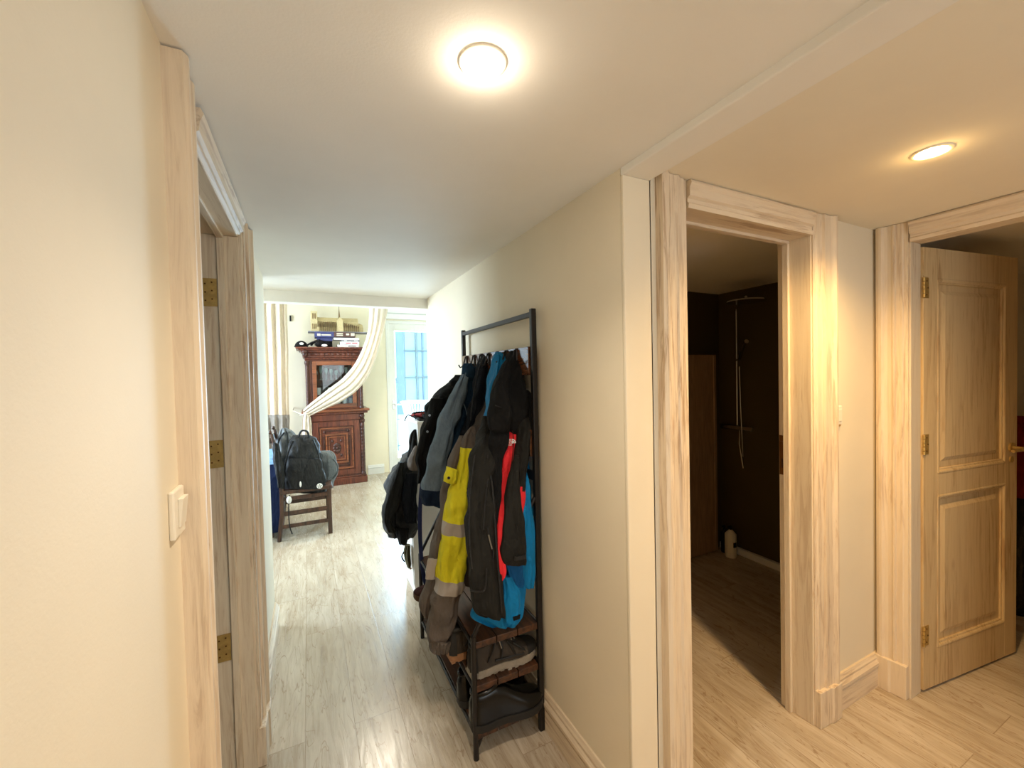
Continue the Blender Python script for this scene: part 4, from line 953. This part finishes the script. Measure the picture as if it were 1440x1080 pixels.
P_ = aY(430, 582, 5.78); MB().tube([P_ + Vector((.06 * math.cos(a), .035 * math.sin(a), .012 * math.cos(a))) for a in [2 * PI * i / 16 for i in range(17)]], .008, 8, False).build('tieback', 'sheer', t)
MB().tube([P_ + Vector((-.05, 0, 0)), Vector((-.19, 6.2, P_.z + .02)), Vector((-.19, YF, P_.z + .03))], .006, 8).build('tieback_cord', 'sheer', t)
t = thing('curtain', 'straight beige curtain with grey lower band left of the carved cupboard', 'curtain', aY(390, 500, 6.2))
ct = [(404, 366, 404, 6.25, .05), (430, 367, 404, 6.25, .05), (500, 370, 405, 6.25, .055), (583, 373, 407, 6.25, .06)]
loft(ct, 'drape', 'curt', t, wr=.2, n=80, fold=.03, k=3.2, ph=1, sway=.02, p=.9)
loft([(583, 373, 407, 6.25, .06), (620, 375, 408, 6.25, .06), (690, 379, 411, 6.25, .06)], 'lower_band', 'curtg', t, wr=.2, n=80, fold=.03, k=3.2, ph=1, sway=.02, p=.9)
MB().tube([(-2.0, 6.25, 2.62), (-.17, 6.25, 2.62)], .014, 12).build('curtain_rail', 'blackmetal', t)
m = MB(); m.tube([(-.17, 6.25, 2.62), (-.17, YF, 2.62)], .008, 8); m.build('rail_bracket', 'blackmetal', t)
o = MB().box(-.205, -.185, YF - .02, YF, 2.30, 2.38).build('wall_hook', 'blackmetal'); tag(o, 'tiny black hook on the far wall beside the beige curtain', 'hook')

# ------------------------------------------------------------------ table with cloth
M['cloth'] = fabric('navy_tablecloth', (26, 42, 84), .8, .2)
M['clothtop'] = fabric('pale_blue_patterned_cloth', (128, 168, 214), .7, .35, 60)
t = thing('dining_table', 'dining table at the left edge under a long navy cloth', 'table', (-.85, 4.75, 0))
for x in (-1.3, -.36):
    for y in (4.5, 5.3): MB().box(x - .03, x + .03, y - .03, y + .03, 0, .665).build('leg', 'chairwood', t, bevel=.004)
MB().box(-1.4, -.29, 4.42, 5.4, .665, .695).build('tabletop', 'chairwood', t, bevel=.004)
t = thing('tablecloth', 'navy tablecloth with pale blue patterned top hanging nearly to the floor', 'tablecloth', (-.85, 4.75, .766))
MB().box(-1.41, -.28, 4.405, 5.41, .696, .701).build('patterned_top', 'clothtop', t)
m = MB(); pts = []
def edge(a, b, nn):
    for i in range(nn): f = i / nn; pts.append((a[0] + (b[0] - a[0]) * f, a[1] + (b[1] - a[1]) * f))
edge((-1.41, 4.405), (-.28, 4.405), 40); edge((-.28, 4.405), (-.28, 5.41), 40); edge((-.28, 5.41), (-1.41, 5.41), 40); edge((-1.41, 5.41), (-1.41, 4.405), 40)
n = len(pts); vs = []
for j, z in enumerate((.699, .5, .35, .2, .07)):
    for i, (x, y) in enumerate(pts):
        o_ = .002 + j * .003 * (1 + math.sin(i * .55)) ; cx_, cy_ = x + .85, y - 4.91; l_ = math.hypot(cx_, cy_)
        vs.append((x + cx_ / l_ * o_, y + cy_ / l_ * o_, z))
m.add(vs, [(j * n + i, j * n + (i + 1) % n, (j + 1) * n + (i + 1) % n, (j + 1) * n + i) for j in range(4) for i in range(n)], True)
o = m.build('hanging_cloth', 'cloth', t); s = o.modifiers.new('thickness', 'SOLIDIFY'); s.thickness = .003

# ------------------------------------------------------------------ chair
t = thing('wooden_chair', 'dark walnut chair standing sideways by the navy cloth, loaded with bags', 'chair', (-.05, 4.5, 0))
c0, c1, n0, n1 = -.245, .15, 4.33, 4.72
for y in (n0, n1):
    MB().tube([(c0 - .035, y, 0), (c0 - .005, y, .25), (c0, y, .46), (c0 - .018, y, .72), (c0 - .065, y, .99)], [.018, .02, .021, .018, .014], 8).build('rear_leg', 'chairwood', t)
    m = MB(); m.lathe([(.0008, 0), (.014, .008), (.018, .022), (.010, .036), (.008, .04)], (c0 - .076, y, .985), 10); m.build('finial', 'chairwood', t)
    MB().box(c1 - .02, c1 + .018, y - .018, y + .018, 0, .43).build('front_leg', 'chairwood', t, bevel=.004)
    for z in (.385, .25, .13): MB().box(c0 - .01, c1, y - .009, y + .009, z - .017, z + .017).build('stretcher', 'chairwood', t, bevel=.003)
MB().box(c1 - .009, c1 + .009, n0, n1, .28, .31).build('stretcher', 'chairwood', t, bevel=.003)
m = MB().box(c0 - .02, c1 + .03, n0 - .025, n1 + .025, .43, .465); m.build('seat', 'chairwood', t, bevel=.01)
for z in (.62, .78, .93):
    x = c0 - .03 - (.045 if z > .9 else .01 if z > .7 else -.012)
    MB().box(x - .008, x + .008, n0, n1, z - .025, z + .025).build('back_slat', 'chairwood', t, bevel=.004)
# bags on the chair
M['bagblk'] = fabric('black_backpack_nylon', (20, 21, 24), .6, .2, 500, .35, .4)
M['baggrey'] = fabric('grey_bag_canvas', (112, 116, 118), .8, .3, 300, .2, .4)
t = thing('backpack', 'bulging black backpack with small white badges sitting on the chair', 'backpack', (-.03, 4.45, .466))
A = lambda a, b, Y=4.44: (a, b, Y)
loft([(612, 412, 436, 4.50, .03), (618, 408, 444, 4.48, .08), (632, 405, 449, 4.47, .12), (652, 402, 454, 4.46, .14), (672, 400, 458, 4.46, .14), (684, 401, 460, 4.46, .13), (690, 405, 458, 4.46, .11)], 'body', 'bagblk', t, n=60, fold=.012, k=1.6, ph=1)
loft([(645, 408, 450, 4.33, .02), (655, 405, 454, 4.325, .035), (675, 404, 457, 4.32, .04), (687, 408, 455, 4.32, .03)], 'front_pocket', 'bagblk', t, n=40, fold=.005, k=2)
pxtube([(420, 614), (424, 606), (432, 607), (435, 616)], 4.44, .009, 'grab_handle', 'bagblk', t)
for pts_ in ([(412, 620), (404, 640), (400, 662), (399, 680)], [(440, 618), (448, 640), (452, 665), (457, 684)]): pxtube(pts_, 4.34, .008, 'strap', 'bagblk', t)
bd = aY(449.5, 683.5, 4.275)
m = MB().lathe([(.0008, -.004), (.024, -.004), (.026, 0)], bd, 20, 'y'); b_ = m.build('round_badge', 'logo', t)
m = MB()
for i in range(5):
    a = i * 2 * PI / 5 + .3; m.obox(bd + Vector((.013 * math.cos(a), -.0048, .013 * math.sin(a))), Vector((.008 * math.cos(a), 0, .008 * math.sin(a))), Vector((0, .0006, 0)), Vector((-.002 * math.sin(a), 0, .002 * math.cos(a))))
m.build('badge_star', 'bagblk', b_)
bd = aY(422.5, 681, 4.272); m = MB(); m.ellipsoid(bd, .009, .005, .028, 10, 6); m.build('white_tag', 'logo', t)
t = thing('bag', 'grey canvas bag tucked behind the black backpack on the chair', 'bag', aY(462, 660, 4.62))
loft([(634, 448, 466, 4.62, .02), (640, 446, 472, 4.62, .06), (655, 446, 474, 4.62, .08), (670, 446, 472, 4.61, .08), (684, 448, 468, 4.60, .06)], 'body', 'baggrey', t, n=40, fold=.014, k=2.2, ph=2)
pxtube([(468, 645), (475, 655), (473, 668), (464, 676)], 4.55, .007, 'strap', 'baggrey', t)
t = thing('bag', 'crumpled grey and dark bag slumped against the chair back', 'bag', aY(400, 630, 4.6))
loft([(602, 396, 404, 4.6, .02), (610, 392, 414, 4.6, .06), (625, 390, 420, 4.6, .09), (650, 392, 420, 4.6, .10), (680, 398, 420, 4.6, .09)], 'body', 'baggrey', t, n=44, fold=.02, k=2.4, ph=.5)
pxtube([(400, 608), (392, 620), (389, 645), (395, 660)], 4.5, .008, 'strap', 'bagblk', t)
t = thing('shoulder_bag', 'dark purple black bag hanging on the back of the chair', 'bag', aY(388, 640, 4.28))
loft([((384, 622), (392, 624), 4.28, .02), ((384, 640), (396, 642), 4.27, .03), ((386, 665), (400, 665), 4.27, .03), ((390, 685), (400, 688), 4.27, .015)], 'body', 'bagblk', t, fold=.006)
m = MB(); m.ellipsoid(aY(406.5, 703, 4.27), .022, .012, .034, 12, 8); o = m.build('white_tag', 'logo', t)
pxtube([(407, 696), (406, 715), (407, 738), (411, 751)], 4.28, .005, 'hanging_strap', 'bagblk', t)

# ------------------------------------------------------------------ white units past the coat rack and what hangs there
t = thing('low_cabinet', 'low white cabinet just beyond the coat rack', 'cabinet', (.73, 2.95, 0))
MB().box(.605, .855, 2.80, 3.10, .06, .845).build('body', 'white', t, bevel=.002)
MB().box(.597, .857, 2.792, 3.10, .846, .866).build('top', 'white', t, bevel=.002)
MB().box(.61, .85, 2.81, 3.09, 0, .06).build('plinth', 'white', t)
MB().box(.601, .605, 2.81, 3.09, .07, .84).build('door', 'white', t, bevel=.001)
t = thing('shelf_unit', 'taller white shelf unit with grey side standing on the low cabinet', 'shelf unit', (.75, 2.98, .867))
m = MB(); m.box(.65, .857, 2.78, 2.80, .867, 1.16); m.box(.65, .857, 3.08, 3.10, .867, 1.16); m.box(.65, .857, 2.80, 3.08, .867, .885); m.build('body', 'white', t, bevel=.002)
MB().box(.645, .857, 2.772, 3.108, 1.16, 1.178).build('top', 'white', t, bevel=.002)
MB().box(.65, .655, 2.80, 3.08, .885, 1.16).build('side_panel', 'greyside', t)  # panel coloured greyer than the rest of the unit
t = thing('cable_tangle', 'red and black tangle of cables on top of the white shelf unit', 'cables', (.72, 2.93, 1.179))
for q, (mt, sd) in enumerate((('rust', 1), ('blk', 2), ('rust', 3), ('blk', 5))):
    r_ = random.Random(sd); pts_ = [(.71 + r_.uniform(-.05, .06), 2.93 + r_.uniform(-.10, .1), 1.186 + r_.uniform(0, .04)) for _ in range(9)]
    MB().tube([Vector(q_) for q_ in smoothrows(pts_, 5)], .007, 6).build('cable', mt, t)
t = thing('dark_tray', 'flat black tray beside the red cables on the shelf unit', 'tray', (.75, 2.84, 1.179))
m = MB(); m.box(.665, .80, 2.79, 2.86, 1.179, 1.186); ring(m, 0, 0, 0, 0, 0, 0, 0) if False else None
m.box(.665, .67, 2.79, 2.86, 1.186, 1.2); m.box(.795, .80, 2.79, 2.86, 1.186, 1.2); m.build('tray_body', 'blk', t, bevel=.002)
pxtube([(569, 592), (573, 584), (580, 586), (586, 590)], 2.95, .004, 'wire', 'blk', t)
t = thing('jacket', 'black padded jacket bulging from the left side of the white units', 'jacket', aY(560, 700, 2.75))
loft([(630, 580, 588, 2.86, .02), (640, 570, 588, 2.86, .05), (652, 560, 587, 2.84, .07), (668, 548, 586, 2.82, .08), (690, 544, 586, 2.81, .085), (715, 540, 586, 2.80, .085), (735, 540, 585, 2.80, .08), (747, 542, 584, 2.8, .075), (754, 546, 581, 2.8, .065)], 'body', 'blkshine', t, wr=2.2, n=56, fold=.016, k=2, ph=.8)
loft([(650, 560, 568, 2.74, .02), (680, 548, 564, 2.71, .035), (715, 540, 558, 2.70, .035), (732, 540, 552, 2.70, .03), (748, 546, 557, 2.70, .02)], 'sleeve', 'blk2', t, fold=.008, ph=2)
loft([(742, 555, 575, 2.72, .02), (752, 558, 574, 2.72, .025), (765, 561, 570, 2.72, .02)], 'sleeve', 'blk', t, fold=.006)
pxtube([(550, 690), (547, 705), (545, 722)], 2.675, .003, 'seam', 'baggrey', t)
pxtube([(566, 668), (559, 690), (556, 720), (556, 738)], 2.70, .004, 'seam', 'blk', t)
loft([(666, 571, 587, 2.7, .01), (690, 566, 587, 2.69, .03), (715, 566, 586, 2.69, .03), (735, 570, 585, 2.70, .02)], 'lining_fold', 'navy', t, fold=.008)
t = thing('scarf', 'dark grey scarf draped at the side of the upper white unit', 'scarf', aY(578, 620, 2.9))
loft([(604, 582, 588, 2.83, .012), (612, 577, 588, 2.83, .02), (630, 575, 587, 2.82, .025), (645, 571, 585, 2.82, .02), (655, 567, 580, 2.82, .012)], 'cloth', 'blk2', t, fold=.01, k=2.5)
t = thing('hat', 'taupe brimmed hat perched against the low white cabinet corner', 'hat', aY(581, 645, 2.76))
loft([(627, 584, 589, 2.70, .01), (634, 579, 589, 2.70, .03), (645, 575, 588, 2.70, .045), (654, 574, 587, 2.70, .05), (661, 577, 587, 2.7, .03)], 'crown', 'taupe', t, fold=.002)
t = thing('shoe', 'small patterned shoe hanging low beside the white cabinet', 'shoe', aY(573, 780, 2.9))
loft([(766, 570, 577, 2.84, .02), (776, 568, 578, 2.84, .035), (788, 570, 578, 2.84, .035), (798, 573, 577, 2.84, .02)], 'upper', fabric('olive_patterned_cloth', (96, 88, 62), .8, .6, 90), t, fold=.008, k=2.5)
pxtube([(568, 776), (565, 783), (569, 790)], 2.84, .005, 'strap', 'blk', t)
pxtube([(576, 767), (576, 795), (578, 800)], 2.86, .006, 'sole', 'tansole', t)

# ------------------------------------------------------------------ balcony door and outside
d4 = struct(thing('door_4', 'white glazed balcony door standing at the end of the far room', 'balcony door', ((BX0 + BX1) / 2, YF, 0)))
m = MB(); m.box(BX0, BX0 + .05, YF - .01, YF + .07, 0, BZ1); m.box(BX1 - .05, BX1, YF - .01, YF + .07, 0, BZ1); m.box(BX0 + .05, BX1 - .05, YF - .01, YF + .07, BZ1 - .05, BZ1); m.build('frame', 'white', d4, bevel=.003)
gx0, gx1, gz0, gz1 = BX0 + .05, BX1 - .05, .05, BZ1 - .05
m = MB(); m.box(gx0, gx0 + .085, YF + .0, YF + .055, gz0, gz1); m.box(gx1 - .085, gx1, YF, YF + .055, gz0, gz1); m.box(gx0 + .085, gx1 - .085, YF, YF + .055, gz1 - .11, gz1); m.box(gx0 + .085, gx1 - .085, YF, YF + .055, gz0, gz0 + .16)
lf4 = m.build('leaf', 'white', d4, bevel=.003)
MB().box(gx0 + .085, gx1 - .085, YF + .024, YF + .030, gz0 + .16, gz1 - .11).build('door_pane', 'glass', lf4)
m = MB(); m.tube([(gx0 + .04, YF, 1.05), (gx0 + .04, YF - .045, 1.05), (gx0 + .10, YF - .05, 1.05), (gx0 + .15, YF - .05, 1.045)], .009, 8); m.box(gx0 + .025, gx0 + .055, YF - .008, YF, .98, 1.12); m.build('door_handle', 'chrome', lf4, bevel=.002)
t = struct(thing('trim_1', 'white roller blind box above the balcony door', 'blind box', (1.55, YF - .04, 2.45)))
MB().box(BX0 - .03, BX1 + .1, YF - .05, YF, 2.38, 2.56).build('blind_box', 'white', t, bevel=.004)
MB().box(BX0 - .03, BX1 + .1, YF - .06, YF - .05, 2.46, 2.475).build('blind_rail', 'greyside', t)
M['stucco'] = paint('pale_blue_render', (206, 224, 232), .9); M['stone'] = paint('pale_balcony_tile', (222, 224, 222), .8)
M['iron'] = plain('grey_green_iron', (120, 140, 142), .5, .5); M['paneblue'] = plain('reflecting_window_pane', (160, 190, 210), .12, 0, .15, 4, .7)
M['shut'] = paint('grey_blue_shutter', (120, 146, 172), .7); M['plasticw'] = plain('white_basket_plastic', (240, 240, 240), .4)
struct(MB().box(.0, 4.2, YF + .22, 8.75, -.12, -.02).build('floor_balcony', 'stone'), 'pale tiled balcony floor beyond the glazed door', 'balcony floor')
o = thing('facade', 'pale blue neighbouring wall with a tall multi pane window seen through the balcony door', 'building', (2.6, 9.4, 0))
MB().box(-1, 6.5, 9.4, 9.6, -3, 6).build('wall', 'stucco', o)
m = MB(); m.box(1.77, 1.93, 9.34, 9.399, .65, 3.4); m.build('shutter', 'shut', o)
m = MB()
for zz, z9 in ((.70, 1.44), (1.48, 2.04), (2.08, 2.7)):
    for x0, x1 in ((1.95, 2.185), (2.235, 2.33), (2.38, 2.62), (2.67, 2.9)): m.box(x0, x1, 9.36, 9.399, zz, z9)
m.build('window_pane', 'paneblue', o)
m = MB(); m.box(2.187, 2.233, 9.32, 9.399, .66, 2.8); m.box(1.93, 2.187, 9.33, 9.399, 1.445, 1.475); m.box(2.233, 2.92, 9.33, 9.399, 1.445, 1.475); m.box(1.93, 2.187, 9.33, 9.399, 2.045, 2.075); m.box(2.233, 2.92, 9.33, 9.399, 2.045, 2.075); m.build('window_bar', 'iron', o)
m = MB(); m.box(2.335, 2.375, 9.33, 9.399, .66, 1.44); m.box(2.335, 2.375, 9.33, 9.399, 1.48, 2.04); m.box(2.335, 2.375, 9.33, 9.399, 2.08, 2.8); m.build('window_stile', 'shut', o)
t = thing('railing', 'slender wrought iron railing panel with finials seen at the left of the balcony door', 'railing', (1.5, 8.6, 0))
for x in (1.40, 1.47, 1.54, 1.61):
    MB().tube([(x, 8.6, -.02), (x, 8.6, 1.40)], .007, 8).build('baluster', 'iron', t)
    MB().ellipsoid((x, 8.6, 1.43), .016, .016, .035, 8, 6).build('finial', 'iron', t)
for z in (1.38, .62, .08): MB().tube([(1.36, 8.6, z), (1.65, 8.6, z)], .010, 8).build('cross_rail', 'iron', t)
m = MB()
for k_ in range(2):
    c = Vector((1.505, 8.6, .85 + .3 * k_)); m.tube([c + Vector((.03 * (1 - i / 22) * math.cos(i * .55), 0, .09 * (1 - i / 22) * math.sin(i * .55))) for i in range(20)], .005, 6)
m.build('scroll', 'iron', t)
t = thing('garden_table', 'white square table on the balcony under the basket', 'table', (1.85, 7.5, 0))
MB().box(1.5, 2.2, 7.25, 7.8, .70, .735).build('tabletop', 'plasticw', t, bevel=.006)
for x in (1.55, 2.15):
    for y in (7.3, 7.75): MB().box(x - .02, x + .02, y - .02, y + .02, -.02, .70).build('leg', 'plasticw', t, bevel=.004)
t = thing('laundry_basket', 'white slotted plastic laundry basket on the balcony table', 'basket', (1.72, 7.5, .736))
m = MB(); c = (1.72, 7.5, 0)
m.lathe([(.17, .736), (.175, .745), (.18, .79)], c, 32); m.lathe([(.232, 1.01), (.26, 1.02), (.26, 1.04), (.24, 1.045), (.228, 1.01)], c, 32, closed=False); m.build('rim_and_base', 'plasticw', t)
m = MB()
for i in range(28):
    a = 2 * PI * i / 28; d = Vector((math.cos(a), math.sin(a), 0)); m.tube([Vector(c) + d * .18 + Vector((0, 0, .785)), Vector(c) + d * .232 + Vector((0, 0, 1.015))], .009, 6)
o = m.build('basket_slats', 'plasticw', t)

# ------------------------------------------------------------------ shower room
t = thing('shower_column', 'chrome shower column with round rain head on the dark shower wall', 'shower', (3.02, 2.13, 1.5))
sx, sy = 3.03, 2.16
MB().tube([(sx, sy, 1.0), (sx, sy, 1.93), (sx - .0, sy, 1.955), (sx - .03, sy - .03, 1.97), (sx - .26, sy - .26, 1.985)], .009, 10).build('riser_pipe', 'chrome', t)
m = MB(); m.lathe([(.0008, .03), (.02, .022), (.12, .01), (.125, 0), (.0008, -.004)], (sx - .29, sy - .28, 1.945), 28); m.build('rain_head', 'chrome', t)
MB().tube([(sx, sy, 1.55), (sx - .05, sy - .06, 1.56), (sx - .13, sy - .15, 1.66), (sx - .17, sy - .20, 1.68)], [.008, .01, .011, .016], 10).build('hand_shower', 'chrome', t)
m = MB(); m.tube([(sx - .0, sy - .02, 1.03), (sx - .05, sy - .05, .9), (sx - .05, sy - .08, .72), (sx - .02, sy - .06, .8), (sx - .03, sy - .05, 1.2), (sx - .04, sy - .05, 1.5)], .006, 8); m.build('hose', 'chrome', t)
m = MB(); m.tube([(sx - .01, sy - .13, 1.02), (sx - .01, sy + .13, 1.02)], .02, 12); m.tube([(sx + .03, sy, 1.02), (sx - .01, sy, 1.02)], .012, 8); m.tube([(sx + .03, sy, 1.6), (sx, sy, 1.6)], .01, 8); m.build('mixer_tap', 'chrome', t)
t = thing('narrow_cupboard', 'pale chest high wooden cupboard in the corner of the dark shower room', 'cupboard', (2.7, 2.32, 0))
M['palewood'] = wood('pale_cupboard_wood', (150, 122, 92), (176, 146, 112), 'z', .5)
MB().box(2.42, 2.93, 2.315, 2.338, .02, 1.59).build('side_panel', 'palewood', t, bevel=.002)
MB().box(2.42, 2.96, 2.290, 2.314, .01, 1.60).build('door', 'palewood', t, bevel=.002)
MB().tube([(2.93, 2.289, .02), (2.93, 2.289, 1.59)], .006, 8).build('edge_bead', 'palewood', t)
MB().box(2.43, 2.92, 2.316, 2.338, .003, .02).build('plinth', 'palewood', t)
def bottle(lab, x, y, r, h, mt, z=.004):
    t = thing('pump_bottle', lab, 'bottle', (x, y, z))
    MB().lathe([(r * .9, z), (r, z + .01), (r, z + h * .72), (r * .5, z + h * .82), (.012, z + h * .86)], (x, y, 0), 20).build('body', mt, t)
    m = MB(); m.tube([(x, y, z + h * .86), (x, y, z + h * .97)], .008, 10); m.tube([(x, y, z + h * .97), (x - .035, y - .01, z + h * .98)], .006, 8); m.build('pump', 'blk', t)
    MB().box(x - r * .5, x + r * .2, y - r - .001, y - r * .9, z + h * .35, z + h * .5).build('label', 'blk', t)
bottle('large pale pump bottle on the shower room floor by the wall', 2.95, 2.17, .042, .25, 'plastic')
bottle('smaller dark pump bottle behind the pale one in the shower room', 2.985, 2.25, .028, .22, 'bagblk')

# ------------------------------------------------------------------ right room
t = thing('coat', 'rust red coat with dark lower part hanging in the dim right room', 'coat', (3.8, .88, 1.2))
loft([(585, 1432, 1440, .88, .02), (612, 1428, 1462, .88, .05), (650, 1430, 1480, .88, .06), (700, 1430, 1490, .88, .06)], 'upper_body', 'rust', t, fold=.012)
loft([(700, 1430, 1490, .88, .06), (740, 1424, 1492, .88, .065), (800, 1421, 1494, .88, .065), (850, 1423, 1494, .88, .06), (880, 1428, 1490, .88, .05)], 'lower_body', 'bagblk', t, fold=.012)
